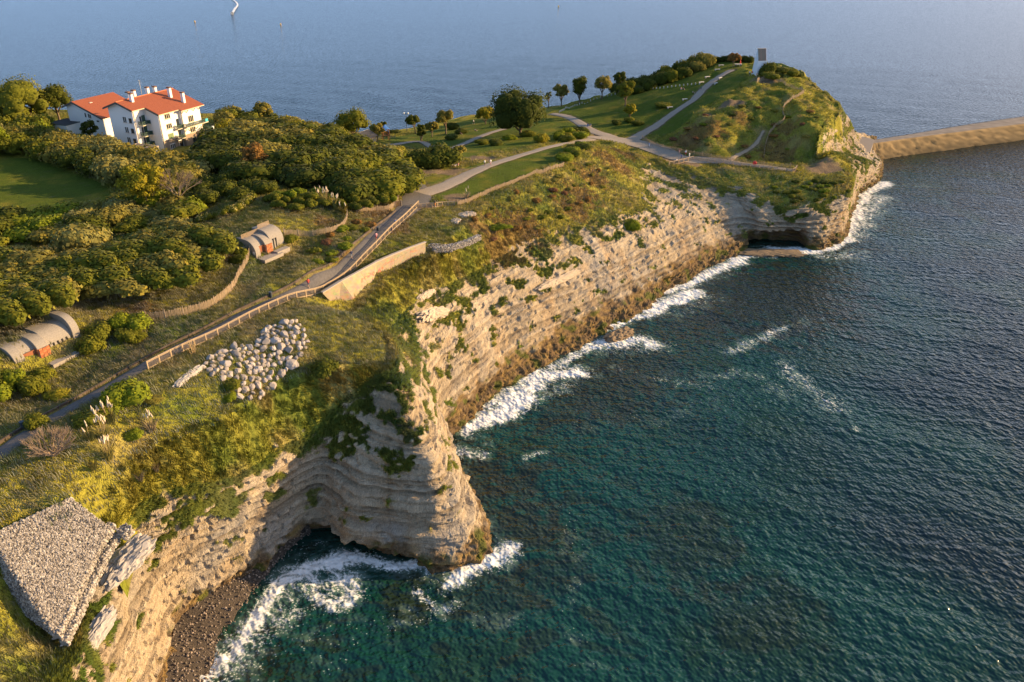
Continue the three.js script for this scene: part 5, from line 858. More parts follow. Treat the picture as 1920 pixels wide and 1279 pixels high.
// pampas grass: fountains of leaves, some with cream plumes
{
  const leaf = M(0.3, 0.25, 0.05, 0.9, { side: THREE.DoubleSide }), leafG = M(0.2, 0.2, 0.04, 0.9, { side: THREE.DoubleSide }), plumeM = M(0.5, 0.41, 0.29, 1), straw = M(0.33, 0.24, 0.12, 0.95, { side: THREE.DoubleSide });
  const plumeG = (() => { const g = new THREE.SphereGeometry(1, 7, 8), p = g.attributes.position; for (let i = 0; i < p.count; i++) { const y = p.getY(i), k = 0.1 * (1 - 0.55 * y) * (1 + 0.3 * n3(p.getX(i) * 3, y * 5, p.getZ(i) * 3)); p.setXYZ(i, p.getX(i) * k + 0.06 * y, y * 0.42, p.getZ(i) * k); } g.deleteAttribute('uv'); g.computeVertexNormals(); return g; })();
  const TU = [blades(150, 51, 1.9, [0, 0], 0.35, 0.03), blades(150, 52, 1.7, [-0.1, 0], 0.4, 0.03), blades(120, 53, 1.5, [0, 0.1], 0.4, 0.03)];
  const clump = (px, py, s, n, label, mat = leaf) => {
    const g = thing('pampas_grass', label, 'pampas grass', at(px, py), px), r = rng(px * 3 + py); const m = mesh('leaves', TU[px % 3], mat, g); m.scale.setScalar(s);
    for (let k = 0; k < n; k++) { const a = r() * 6.28, q = 0.25 + 0.75 * r(), x = Math.cos(a) * q * s * 0.7, z = Math.sin(a) * q * s * 0.7, h = (1.9 + 0.7 * r()) * s; const st = mesh('stalk', tube([new THREE.Vector3(x * 0.2, 0.2, z * 0.2), new THREE.Vector3(x * 0.7, h * 0.6, z * 0.7), new THREE.Vector3(x, h, z)], 0.018, 0.012, 3), straw, g); const pl = mesh('plume', plumeG, plumeM, st); pl.position.set(x, h + 0.25, z); pl.rotation.set((r() - 0.5) * 0.5, r() * 6, (r() - 0.5) * 0.5); pl.scale.setScalar(0.75 + 0.35 * r()); }
  };
  clump(186, 795, 0.9, 6, 'pampas clump with pinkish plumes nearest the path', leafG); clump(208, 792, 1.15, 12, 'pampas clump with the most cream plumes', leafG); clump(196, 822, 1.1, 10, 'pampas clump with many thin plumes below the tallest', leaf); clump(170, 826, 0.8, 3, 'pampas clump with three fat plumes by the bare shrub', leafG); clump(204, 862, 1.15, 8, 'pampas clump with a fan of plumes low on the slope', leaf); clump(284, 808, 1.0, 5, 'pampas clump with few plumes standing to the right', straw); clump(176, 880, 0.9, 0, 'plumeless round grass clump lowest on the left', leaf); clump(264, 902, 0.7, 0, 'small straw coloured grass clump low on the slope', straw); clump(294, 885, 0.6, 0, 'small dry grass clump right of the pampas', straw); clump(232, 882, 0.6, 0, 'small grass clump between pampas and dry clump', leafG);
  clump(612, 385, 1.3, 9, 'pampas clump with plumes on top of the bunker mound', leaf); clump(630, 392, 1.2, 7, 'pampas clump on the right shoulder of the bunker mound', leaf); clump(645, 402, 1.0, 3, 'pampas clump at the end of the curved paling fence', leaf); clump(875, 372, 1.0, 2, 'dry pampas tuft beside the cliff top fence', straw); clump(600, 378, 1.1, 4, 'pampas clump behind the bunker mound crest', leafG);
  // cut-back clump by the fence
  const g = thing('cut_stalks', 'bundle of cut dry stalks standing beside the path fence', 'stalks', at(362, 664)), r = rng(5); for (let k = 0; k < 26; k++) { const a = r() * 6.28, q = 0.25 * r(), h = 0.8 + 1.5 * r(); mesh('stalk', tube([new THREE.Vector3(Math.cos(a) * q, -0.2, Math.sin(a) * q), new THREE.Vector3(Math.cos(a) * q * 2, h * 0.5, Math.sin(a) * q * 2), new THREE.Vector3(Math.cos(a) * (q + 0.35) * 1.4, h, Math.sin(a) * (q + 0.3) * 1.4)], 0.05, 0.025, 4), straw, g); }
}
// ------------------------------------------------------------------ the villa
const white = M(0.78, 0.755, 0.715, 0.9), trimDark = M(0.06, 0.075, 0.07, 0.7), greenPaint = M(0.025, 0.07, 0.05, 0.6), stoneBase = M(0.3, 0.23, 0.165, 0.95), glassDark = M(0.025, 0.035, 0.045, 0.15), sill = M(0.6, 0.5, 0.42, 0.9), creamFrame = M(0.6, 0.52, 0.36, 0.8), concrete = M(0.36, 0.32, 0.275, 0.95, { map: tiled(gritTex, 1.4) }), tar = M(0.035, 0.035, 0.04, 0.9), greyRoof = M(0.17, 0.14, 0.115, 0.95);
const tileTex = (() => { const a = tileNoise(81, 30); return dataTex(256, (i, j) => { const k = 0.8 + 0.16 * a(i / 256, j / 256) + 0.08 * (((i >> 3) * 7 + (j >> 4) * 13) % 5 - 2) / 2; return [k, k, k]; }); })();
const tileBump = dataTex(64, (i, j) => 0.5 + 0.5 * Math.cos(i / 64 * 2 * Math.PI) * (0.7 + 0.3 * (j / 64)), false);
const roofTile = M(0.36, 0.095, 0.038, 0.9, { map: tiled(tileTex, 2.4), bumpMap: tiled(tileBump, 0.28), bumpScale: 0.05 });
function prism(poly2, depth, uvScale) { const s = new THREE.Shape(poly2.map(([x, y]) => new THREE.Vector2(x, y))), g = new THREE.ExtrudeGeometry(s, { depth, bevelEnabled: false }); return g; }
function roofSlab(x0, y0, x1, y1, z0, z1, t = 0.22) {                   // slope from (x0,y0) to (x1,y1) between two depths, uv in metres
  const l = Math.hypot(x1 - x0, y1 - y0), g = new THREE.BoxGeometry(l, t, Math.abs(z1 - z0)), p = g.attributes.position, uv = []; for (let i = 0; i < p.count; i++) uv.push(p.getZ(i), p.getX(i)); g.setAttribute('uv', new THREE.Float32BufferAttribute(uv, 2));
  g.rotateZ(Math.atan2(y1 - y0, x1 - x0)); g.translate((x0 + x1) / 2, (y0 + y1) / 2 + t / 2, (z0 + z1) / 2); return g;
}
const HOUSE_TURN = -0.39;
{
  const g = thing('villa', 'white four storey villa with orange tiled roof and green balconies', 'house', new THREE.Vector3(-96.8, 26, -206.2), HOUSE_TURN);
  const rh = (x) => 12.5 - 0.36 * Math.abs(x + 4);
  const wall = (name, poly2, z1, depth, mat = white) => { const q = prism(poly2, depth); q.translate(0, 0, z1); return mesh(name, q, mat, g); };
  const wallMain = wall('wall', [[-8, -2], [0, -2], [0, rh(0)], [-4, rh(-4)], [-8, rh(-8)]], -18.4, 18.4);
  const wing = wall('wing_wall', [[0, -2], [4.2, -2], [4.2, rh(4.2)], [0, rh(0) - 0.02]], -11.2, 7.1), wing2 = wall('wing_wall', [[0, -2], [4.9, -2], [4.9, rh(4.9)], [0, rh(0) - 0.02]], -18.38, 7.1);
  mesh('stone_base', box(0.2, 4.4, 5.2, 4.27, 0.2, -6.75), stoneBase, g); mesh('stone_base', box(0.25, 4.6, 7.3, 4.97, 0.2, -14.9), stoneBase, g); mesh('stone_base', box(1.1, 4.6, 0.2, 4.4, 0.2, -11.25), stoneBase, g);
  mesh('terrace_wall', box(3.0, 3.6, 2.6, 6.2, 0.4, -18.4), stoneBase, g); mesh('terrace_post', box(0.45, 1.2, 0.45, 7.5, 2.8, -19.4), white, g);
  const roof = mesh('roof', roofSlab(-8.9, rh(-8.9), -4, rh(-4), -19.3, 0.8), roofTile, g);
  for (const [x1, z0, z1] of [[0.9, -3.55, 0.8], [5.05, -10.75, -3.552], [5.85, -19.3, -10.752]]) mesh('roof', roofSlab(-4, rh(-4), x1, rh(x1), z0, z1), roofTile, g);
  mesh('ridge', box(0.3, 0.16, 20.1, -4, rh(-4) + 0.24, -9.25), M(0.5, 0.16, 0.07, 0.9), roof);
  // dark barge boards on the gable ends
  for (const [xa, xb, z] of [[-8.9, -4, 0.86], [-4, 0.9, 0.86], [0.9, 5.05, -3.45]]) { const l = Math.hypot(xb - xa, rh(xb) - rh(xa)), b = new THREE.BoxGeometry(l, 0.34, 0.12); b.rotateZ(Math.atan2(rh(xb) - rh(xa), xb - xa)); b.translate((xa + xb) / 2, (rh(xa) + rh(xb)) / 2 - 0.06, z); mesh('barge_board', b, trimDark, roof); }
  for (const [x, z0, z1] of [[5.1, -10.75, -3.55], [5.9, -19.3, -10.75], [0.95, -3.5, 0.8]]) mesh('gutter', box(0.14, 0.16, Math.abs(z1 - z0), x, rh(x) + 0.02, (z0 + z1) / 2), creamFrame, roof);
  for (const [x, z, y0, y1] of [[0.08, -0.3, -1, 10.9], [4.3, -4.35, -1, 9.4], [5.0, -11.5, 1, 9.2]]) mesh('drain_pipe', box(0.16, y1 - y0, 0.16, x, (y0 + y1) / 2, z), creamFrame, g);
  for (const [x, z, h] of [[-2.6, -3.2, 1.7], [-0.6, -14.4, 2.2], [2.9, -15.2, 2.3], [-4.8, -11, 1.6], [-4.6, -13.4, 1.3], [-7.2, -6.6, 1.8], [-7.0, -8.4, 1.9]]) { const c = mesh('chimney', box(0.85, h + 1, 0.7, x, rh(x) + h / 2 - 0.1, z), white, roof); mesh('chimney_cap', box(1.0, 0.3, 0.85, x, rh(x) + h + 0.5, z), M(0.16, 0.09, 0.06, 0.9), roof); }
  mesh('antenna', merge([tube([new THREE.Vector3(-5.5, 11.8, -9.6), new THREE.Vector3(-5.5, 16.4, -9.6)], 0.05, 0.035, 4), box(1.4, 0.05, 0.05, -5.5, 15.6, -9.6), box(1.0, 0.05, 0.05, -5.5, 16.1, -9.6)]), creamFrame, g);
  // windows: on a wall facing +x at x = X, or the gable facing +z at z = 0
  const winX = (X, z, y, w, h, fr = creamFrame, n = 2) => { const f = mesh('window', box(0.1, h, w, X + 0.04, y, z), fr, g); for (let k = 0; k < n; k++) mesh('pane', box(0.08, h - 0.22, w / n - 0.16, X + 0.08, y, z - w / 2 + (k + 0.5) * w / n), glassDark, f); mesh('sill', box(0.28, 0.1, w + 0.3, X + 0.12, y - h / 2 - 0.08, z), sill, f); };
  const winZ = (x, y, w, h, fr = trimDark) => { const f = mesh('window', box(w, h, 0.1, x, y, 0.04), fr, g); mesh('pane', box(w - 0.2, h - 0.2, 0.08, x, y, 0.08), glassDark, f); mesh('sill', box(w + 0.3, 0.1, 0.25, x, y - h / 2 - 0.08, 0.12), sill, f); };
  for (const y of [8.1, 5.5, 2.9]) { winZ(-1.1, y, 0.95, 1.2); winZ(-2.7, y + 0.15, 0.32, 1.3); winZ(-3.3, y + 0.15, 0.32, 1.3); }
  for (const [y, n] of [[8.25, 3], [5.7, 3]]) winX(4.2, -7.2, y, 1.9, 1.35, creamFrame, n);
  { const f = mesh('window', box(0.1, 1.4, 1.9, 4.24, 3.1, -7.2), creamFrame, g); mesh('shutter', box(0.1, 1.25, 1.7, 4.3, 3.15, -7.2), M(0.16, 0.22, 0.1, 0.8), f); mesh('sill', box(0.3, 0.1, 2.1, 4.35, 2.35, -7.2), sill, f); }
  winX(4.37, -7.0, 0.5, 1.8, 1.3, white, 3);
  winX(4.9, -14.6, 6.2, 1.9, 1.7, creamFrame, 3); winX(4.9, -14.6, 3.3, 1.9, 1.5, creamFrame, 3); winX(5.1, -14.4, 0.6, 1.2, 1.4, greenPaint, 1);
  for (const y of [6.1, 3.4]) mesh('door', box(0.1, 2.0, 0.9, 4.23, y - 0.2, -10.4), glassDark, g);
  mesh('door', box(0.1, 2.2, 1.2, 4.24, 0.1, -10.3), M(0.03, 0.025, 0.02, 0.8), g);
  const balcony = (x0, x1, z0, z1, y, name = 'balcony') => { const b = mesh(name, box(x1 - x0, 0.18, z1 - z0, (x0 + x1) / 2, y, (z0 + z1) / 2), creamFrame, g); const bars = []; for (let z = z0 + 0.05; z < z1; z += 0.16) bars.push(box(0.05, 0.9, 0.05, x1 - 0.05, y + 0.5, z)); for (let x = x0 + 0.05; x < x1; x += 0.16) bars.push(box(0.05, 0.9, 0.05, x, y + 0.5, z1 - 0.05), box(0.05, 0.9, 0.05, x, y + 0.5, z0 + 0.05)); bars.push(box(0.1, 0.09, z1 - z0, x1 - 0.05, y + 0.98, (z0 + z1) / 2), box(x1 - x0, 0.09, 0.1, (x0 + x1) / 2, y + 0.98, z1 - 0.05)); mesh('railing', merge(bars), greenPaint, b); return b; };
  for (const y of [6.7, 3.95, 1.3]) { balcony(0, 1.5, -3.95, -1.2, y); mesh('door', box(0.1, 2.1, 1.1, 0.04, y + 1.2, -3.2), greenPaint, g); mesh('door', box(0.1, 2.0, 0.5, 0.04, y + 1.1, -2.2), glassDark, g); }
  balcony(4.2, 5.3, -11.1, -8.9, 4.45); balcony(4.9, 6.2, -19.6, -11.2, 4.45); balcony(4.2, 5.4, -11.15, -8.6, 1.9); balcony(4.9, 7.6, -19.7, -17.2, 2.25);
  for (const z of [-11.6, -13.4, -16, -18]) for (const y of [8.8, 4.0]) { const s = bar(new THREE.Vector3(4.9, y - 0.8, z), new THREE.Vector3(5.7, y, z), 0.14, 0.14); mesh('bracket', s, M(0.3, 0.24, 0.1, 0.9), g); }
  mesh('towel', box(0.06, 0.8, 1.0, 6.27, 5.05, -18.9), M(0.06, 0.4, 0.48, 0.9), g);
}
{
  const g = thing('villa_annex', 'lower white house with orange roof left behind the villa', 'house', new THREE.Vector3(-121.5, 26, -226), HOUSE_TURN), rh = (x) => (x < 0 ? 9 + 0.4 * x : 9 - 0.37 * x);
  const w = prism([[-3.4, -2], [9.3, -2], [9.3, rh(9.3)], [0, rh(0)], [-3.4, rh(-3.4)]], 13); w.translate(0, 0, -13); mesh('wall', w, white, g);
  const r = mesh('roof', roofSlab(-4.2, rh(-4.2), 0, 9, -13.8, 0.9), roofTile, g); mesh('roof', roofSlab(0, 9, 10.2, rh(10.2), -13.8, 0.9), roofTile, g);
  for (const [a, b] of [[-4.2, 0], [0, 10.2]]) { const l = Math.hypot(b - a, rh(b) - rh(a)), q = new THREE.BoxGeometry(l, 0.34, 0.12); q.rotateZ(Math.atan2(rh(b) - rh(a), b - a)); q.translate((a + b) / 2, (rh(a) + rh(b)) / 2 - 0.06, 0.96); mesh('barge_board', q, trimDark, r); }
  for (const [x, y, ww, h] of [[3.2, 5.6, 0.5, 1.2], [4.4, 5.5, 0.5, 1.1], [5.0, 5.4, 0.4, 1.0], [3.8, 2.4, 0.6, 1.3], [7.4, 4.3, 0.9, 0.5]]) { const f = mesh('window', box(ww, h, 0.1, x, y, 0.04), sill, g); mesh('pane', box(ww - 0.12, h - 0.12, 0.08, x, y, 0.08), glassDark, f); }
  mesh('roof_window', box(0.7, 0.14, 0.9, 2.4, rh(2.4) + 0.25, -3.2), sill, r);
}
function flatShed(name, label, roofPx, h, ground, mats) {
  const p = roofPx.map(([x, y]) => U(x, y, h)), o = p[0].clone().setY(ground), g = thing(name, label, 'shed', o), s = (k) => new THREE.Shape(p.map((q) => { const c = p.reduce((a, b) => a.clone().add(b)).multiplyScalar(1 / p.length), v = q.clone().sub(c).multiplyScalar(k).add(c); return new THREE.Vector2(v.x - o.x, -(v.z - o.z)); }));
  const w = new THREE.ExtrudeGeometry(s(1), { depth: h - ground + 1.5, bevelEnabled: false }); w.rotateX(-Math.PI / 2); w.translate(0, -1.5, 0); mesh('wall', w, mats[0], g);
  const r = new THREE.ExtrudeGeometry(s(1.0), { depth: 0.12, bevelEnabled: false }); r.rotateX(-Math.PI / 2); r.translate(0, h - ground + 0.004, 0); mesh('roof', r, mats[1], g);
  const rim = []; p.forEach((q, i) => { const a = q.clone().sub(o), b = p[(i + 1) % p.length].clone().sub(o); a.y = b.y = h - ground + 0.12; rim.push(bar(a, b, 0.2, 0.2)); }); mesh('roof_edge', merge(rim), mats[2], g); return g;
}
flatShed('flat_shed', 'white flat roofed shed with black roof left of the villa', [[87, 232], [124, 236], [162, 226], [126, 223]], 29.4, 26, [white, tar, trimDark]);
flatShed('flat_shed', 'brown flat roofed garage in front of the villa', [[232, 279], [243, 291], [297, 275], [257, 270]], 28.4, 25.6, [M(0.5, 0.5, 0.44, 0.9), greyRoof, M(0.55, 0.42, 0.3, 0.9)]);

// ------------------------------------------------------------------ concrete bunkers
const rust = M(0.24, 0.085, 0.035, 0.9), brick = M(0.36, 0.12, 0.045, 0.9), brickMats = [brick, M(0.3, 0.1, 0.04, 0.9), M(0.42, 0.16, 0.065, 0.9)];
const bunkerConc = new THREE.MeshStandardMaterial({ color: new THREE.Color().setRGB(0.33, 0.295, 0.25), roughness: 0.95, map: tiled(gritTex, 2.2), bumpMap: tiled(gritTex, 1.1), bumpScale: 0.03 });
function bunker(label, base, turn, segs, extra) {                       // local: x along the row, +z to the front
  const g = thing('bunker', label, 'bunker', base, turn), out = [];
  for (const s of segs) {
    const [x0, x1, front, H, kind] = s, sh = new THREE.Shape(); sh.moveTo(-4, -1); sh.lineTo(-4, H); sh.lineTo(front - 2.3, H); sh.bezierCurveTo(front - 1.0, H, front, H - 0.9, front, H - 2.1); sh.lineTo(front, -1); sh.closePath();
    const q = new THREE.ExtrudeGeometry(sh, { depth: x1 - x0, bevelEnabled: true, bevelSize: 0.05, bevelThickness: 0.05, bevelSegments: 1, curveSegments: 10 }); q.rotateY(-Math.PI / 2); q.translate(x1, 0, 0);
    const P = q.attributes.position; const m = mesh('vault', q, bunkerConc, g);
    if (kind === 'brick') {                                              // brick filling, laid in courses
      for (let r = 0; r < 9; r++) { const n = Math.max(2, Math.round((x1 - x0) / 0.5)); for (let k = 0; k < n; k++) { const w = (x1 - x0) / n; mesh('brick', box(w - 0.03, 0.2, 0.12, x0 + (k + 0.5) * w + (r % 2 ? 0.0 : 0), 0.1 + r * 0.225, front + 0.05 + 0.012 * ((k * 3 + r * 5) % 4)), brickMats[(k * 2 + r) % 3], m); } }
      for (let r = 0; r < 9; r++) for (let k = 0; k < 3; k++) mesh('brick', box(0.12, 0.2, 0.34, x0 - 0.04 - 0.012 * ((k + r) % 3), 0.1 + r * 0.225, front - 0.2 - k * 0.37), brickMats[(k + r * 2) % 3], m);
    }
    if (kind === 'rust') mesh('rusty_door', box(x1 - x0 - 0.05, 2.05, 0.1, (x0 + x1) / 2, 0.95, front + 0.06), rust, m);
    if (kind === 'slots') for (const u of [0.22, 0.42]) mesh('opening', box(0.26, 1.9, 0.12, lerp(x0, x1, u), 1.5, front + 0.03), M(0.012, 0.011, 0.01, 1), m);  // solid near-black boxes: the shade inside the slots put into their colour
    if (kind === 'dark') for (let k = 0; k < 5; k++) mesh('opening', box(0.22, 1.7, 0.12, lerp(x0, x1, 0.1 + k * 0.17), 0.9, front + 0.03), M(0.012, 0.011, 0.01, 1), m);  // black boxes on the wall, painted dark in place of shaded hollows
  }
  extra?.(g); return g;
}
const axisTurn = (dx, dz) => Math.atan2(-dz, dx);                        // local x along (dx, dz)
{
  const b0 = at(482, 478), t = axisTurn(0.51, -0.86);
  bunker('small concrete bunker with brick filled front on the grass mound', b0.clone().setY(27.1), t, [[-0.7, 0.3, 0.55, 3.3, ''], [0.3, 1.8, -0.1, 3.2, 'rust'], [1.8, 3.2, 0.5, 3.35, 'brick'], [3.2, 6.3, 0.2, 3.9, 'slots']], (g) => {
    mesh('platform', box(4.4, 0.6, 1.9, 1.6, 0.0, 1.5), concrete, g); mesh('low_wall', box(3.0, 0.9, 1.2, 4.4, 0.1, 1.4), concrete, g); mesh('wing_wall', box(3.2, 2.6, 0.4, -2.2, 1.0, -1.6), bunkerConc, g);
    const pal = []; for (let x = -0.6; x < 6; x += 0.14) pal.push(box(0.07, 0.9, 0.03, x, (x < 3.2 ? 3.3 : 3.95) + 0.35, -2.6)); mesh('pales', merge(pal), paleWood, g).userData.kind = 'stuff';
    mesh('painted_mark', box(0.03, 0.6, 0.35, -0.765, 1.2, 0.15), M(0.7, 0.72, 0.74, 0.8), g);
  });
  const b1 = U(50, 690, 26.9);
  bunker('large concrete bunker half hidden by shrubs at the left edge', b1, axisTurn(0.47, -0.88), [[-6, -1.3, -0.6, 2.5, ''], [-1.3, 0.0, 0.3, 3.1, ''], [0, 1.9, -0.1, 3.0, 'rust'], [1.9, 3.4, 0.5, 3.2, 'brick'], [3.4, 7.2, -0.1, 3.4, 'dark'], [7.2, 8.2, 0.2, 4.2, '']], (g) => { mesh('platform', box(5, 0.5, 2.2, 4.6, -0.2, 1.4), concrete, g); });
}

// ------------------------------------------------------------------ white tower on the hill
{
  const p = at(1421, 139), g = thing('white_tower', 'white stone tower with steep brown roof on the hill top', 'tower', p, 0.12); g.scale.setScalar(0.98);
  const w = prism([[-2.6, -1], [2.2, -1], [2.0, 5.0], [0.2, 9.0], [-0.2, 9.0]], 3.4); w.rotateY(-Math.PI / 2); w.translate(1.9, 0, 0); const wm = mesh('wall', w, M(0.74, 0.75, 0.76, 0.9), g);
  const slope = (x0, x1, m, off) => { const a = new THREE.Vector3(x0, 5.05, 2.02), b = new THREE.Vector3(x1, 5.05, 2.02), c = new THREE.Vector3(x1, 9.02, 0.22), d = new THREE.Vector3(x0, 9.02, 0.22), n = new THREE.Vector3(0, 1.8, 3.97).normalize(); return slab([a, b, c, d].map((v) => v.addScaledVector(n, off)), 0.12).g; };
  for (let k = 0; k < 6; k++) mesh('roof_board', slope(-1.38 + k * 0.5, -0.9 + k * 0.5, 0, 0.1 + 0.02 * (k % 2)), M(0.2 + 0.02 * (k % 3), 0.165, 0.12, 0.9), g);
  mesh('parapet', slope(1.62, 1.92, 0, 0.3), white, g); mesh('band', box(3.5, 0.3, 0.14, 0.2, 4.85, 2.1), white, g); mesh('cap', box(3.5, 0.14, 0.6, 0.2, 9.05, 0), M(0.4, 0.36, 0.3, 0.9), g);
}
// ------------------------------------------------------------------ breakwater
{
  const front = PX([[1622, 304, 0], [1650, 300, 0], [1700, 292, 0], [1760, 284, 0], [1840, 273, 0], [1920, 262.5, 0], [2010, 250, 0], [2120, 236, 0]]);
  const n = 90, F = spline(front, n), side = F.map((p, i) => { const a = F[Math.max(0, i - 2)], b = F[Math.min(n, i + 2)], t = b.clone().sub(a).normalize(); return new THREE.Vector3(t.z, 0, -t.x); }), T = F.map((p, i) => p.clone().addScaledVector(side[i], 1.6).setY(6.1)), Bk = T.map((p, i) => p.clone().addScaledVector(side[i], lerp(4.5, 10, ss(20, 70, i)))), pos = [], col = [], idx = [], R = 22;
  for (let i = 0; i <= n; i++) for (let j = 0; j < R; j++) {
    let p; const low = F[i].clone().setY(-2).lerp(T[i], -0.15); low.y = -2;
    if (j < 12) p = low.lerp(T[i], j / 11); else if (j < 19) p = T[i].clone().lerp(Bk[i], (j - 11) / 7); else p = Bk[i].clone().setY(lerp(6.1, -2, (j - 18) / 3));
    const rough = j < 11 ? 0.22 * n3(p.x * 0.7, p.y * 1.3, p.z * 0.7) : 0.05 * n2(p.x, p.z); pos.push(p.x + rough, p.y + (j >= 12 && j < 19 ? 0.08 * n2(p.x * 0.5, p.z * 0.5) : 0), p.z + rough);
    const wet = j < 12 ? ss(3.2, 0.8, p.y + 1.1 * n2(p.x * 0.3, p.y)) : 0, c = mix3(j < 12 ? [0.3, 0.2, 0.085] : [0.21, 0.18, 0.155], [0.13, 0.09, 0.04], wet * 0.8), f = 0.85 + 0.25 * n3(p.x * 0.9, p.y * 0.9, p.z * 0.9) + 0.2 * n3(p.x * 0.25, p.y * 2.2, p.z * 0.25); col.push(c[0] * f, c[1] * f, c[2] * f);
  }
  for (let i = 0; i < n; i++) for (let j = 0; j + 1 < R; j++) { const a = i * R + j, b = a + R; idx.push(a, b, a + 1, b, b + 1, a + 1); }
  const g = new THREE.BufferGeometry(); g.setAttribute('position', new THREE.Float32BufferAttribute(pos, 3)); g.setAttribute('color', new THREE.Float32BufferAttribute(col, 3)); g.setIndex(idx); g.computeVertexNormals();
  const t = thing('breakwater', 'long brown stone breakwater running from the headland to the right', 'breakwater'); mesh('wall', g, new THREE.MeshStandardMaterial({ vertexColors: true, roughness: 0.95 }), t);
  const root = PX([[1588, 248, 6.2], [1640, 262, 6.2], [1632, 285, 6.1], [1585, 290, 6.1]]), s = slab([root[3], root[2], root[1], root[0]], 6); mesh('deck', s.g, M(0.21, 0.18, 0.155, 0.95), t);
  for (const [x, y, l] of [[1603, 276, 4.2], [1612, 284, 5]]) { const p = U(x, y, 6.3); mesh('slab', box(l, 0.22, 0.8, p.x, p.y, p.z), M(0.5, 0.44, 0.36, 0.9), t); }
}

// ------------------------------------------------------------------ people
const bodyMat = new THREE.MeshStandardMaterial({ vertexColors: true, roughness: 0.85 });
const V3 = (x, y, z) => new THREE.Vector3(x, y, z);
function figure(J) {                                                     // one continuous body from tapered bones; returns geometry and the bone each vertex belongs to
  const B = [ // [from, to, r0, r1, part]
    ['hips', 'chest', 0.135, 0.15, 'top'], ['chest', 'neck', 0.15, 0.062, 'top'], ['neck', 'head', 0.055, 0.06, 'skin'], ['head', 'crown', 0.092, 0.088, 'head'], ['shoulderL', 'shoulderR', 0.075, 0.075, 'top'], ['hipL', 'hipR', 0.105, 0.105, 'legs'],
  ];
  for (const s of ['L', 'R']) B.push(['shoulder' + s, 'elbow' + s, 0.058, 0.045, 'sleeve'], ['elbow' + s, 'wrist' + s, 0.043, 0.032, 'skin'], ['wrist' + s, 'hand' + s, 0.035, 0.028, 'skin'], ['hip' + s, 'knee' + s, 0.092, 0.062, 'legs'], ['knee' + s, 'ankle' + s, 0.058, 0.04, 'shin'], ['ankle' + s, 'toe' + s, 0.045, 0.036, 'shoe']);
  const N = 52, mc = new MarchingCubes(N, bodyMat, false, false, 60000); mc.isolation = 0; const p = V3(), part = [];
  const sdf = (q) => { let m = 9, near = 9, id = 0; B.forEach(([a, b, r0, r1], k) => { const A = J[a], D = J[b], dx = D.x - A.x, dy = D.y - A.y, dz = D.z - A.z, t = clamp(((q.x - A.x) * dx + (q.y - A.y) * dy + (q.z - A.z) * dz) / (dx * dx + dy * dy + dz * dz + 1e-9)), d = Math.hypot(q.x - A.x - dx * t, q.y - A.y - dy * t, q.z - A.z - dz * t) - lerp(r0, r1, t); if (d < near) { near = d; id = k; } const h = clamp(0.5 + 0.5 * (m - d) / 0.04); m = lerp(m, d, h) - 0.04 * h * (1 - h); }); return [m, id]; };
  for (let z = 0; z < N; z++) for (let y = 0; y < N; y++) for (let x = 0; x < N; x++) { p.set((x - N / 2) / (N / 2), (y - N / 2) / (N / 2) + 0.94, (z - N / 2) / (N / 2)); mc.field[z * N * N + y * N + x] = -sdf(p)[0]; }
  mc.update(); const pos = Array.from(mc.positionArray.slice(0, mc.count * 3)); for (let i = 1; i < pos.length; i += 3) pos[i] += 0.94;
  const g = new THREE.BufferGeometry(); g.setAttribute('position', new THREE.Float32BufferAttribute(pos, 3)); const w = mergeVertices(g, 1e-4); w.computeVertexNormals(); const P = w.attributes.position;
  for (let i = 0; i < P.count; i++) { p.fromBufferAttribute(P, i); const pt = B[sdf(p)[1]][4]; part.push(pt === 'head' ? (p.y > J.head.y + 0.03 || p.z < J.head.z - 0.03 ? 'hair' : 'skin') : pt); }
  return { g: w, part };
}
const joints = (o = {}) => ({ hips: V3(0, 0.98, 0), chest: V3(0, 1.3, 0), neck: V3(0, 1.48, 0), head: V3(0, 1.58, 0.02), crown: V3(0, 1.65, 0.01), shoulderL: V3(-0.17, 1.4, 0), shoulderR: V3(0.17, 1.4, 0), hipL: V3(-0.09, 0.94, 0), hipR: V3(0.09, 0.94, 0), elbowL: V3(-0.24, 1.13, -0.03), elbowR: V3(0.24, 1.13, -0.03), wristL: V3(-0.25, 0.9, 0.06), wristR: V3(0.25, 0.9, 0.06), handL: V3(-0.25, 0.8, 0.09), handR: V3(0.25, 0.8, 0.09), kneeL: V3(-0.1, 0.5, 0.02), kneeR: V3(0.1, 0.5, 0.02), ankleL: V3(-0.1, 0.08, 0), ankleR: V3(0.1, 0.08, 0), toeL: V3(-0.11, 0.04, 0.16), toeR: V3(0.11, 0.04, 0.16), ...o });
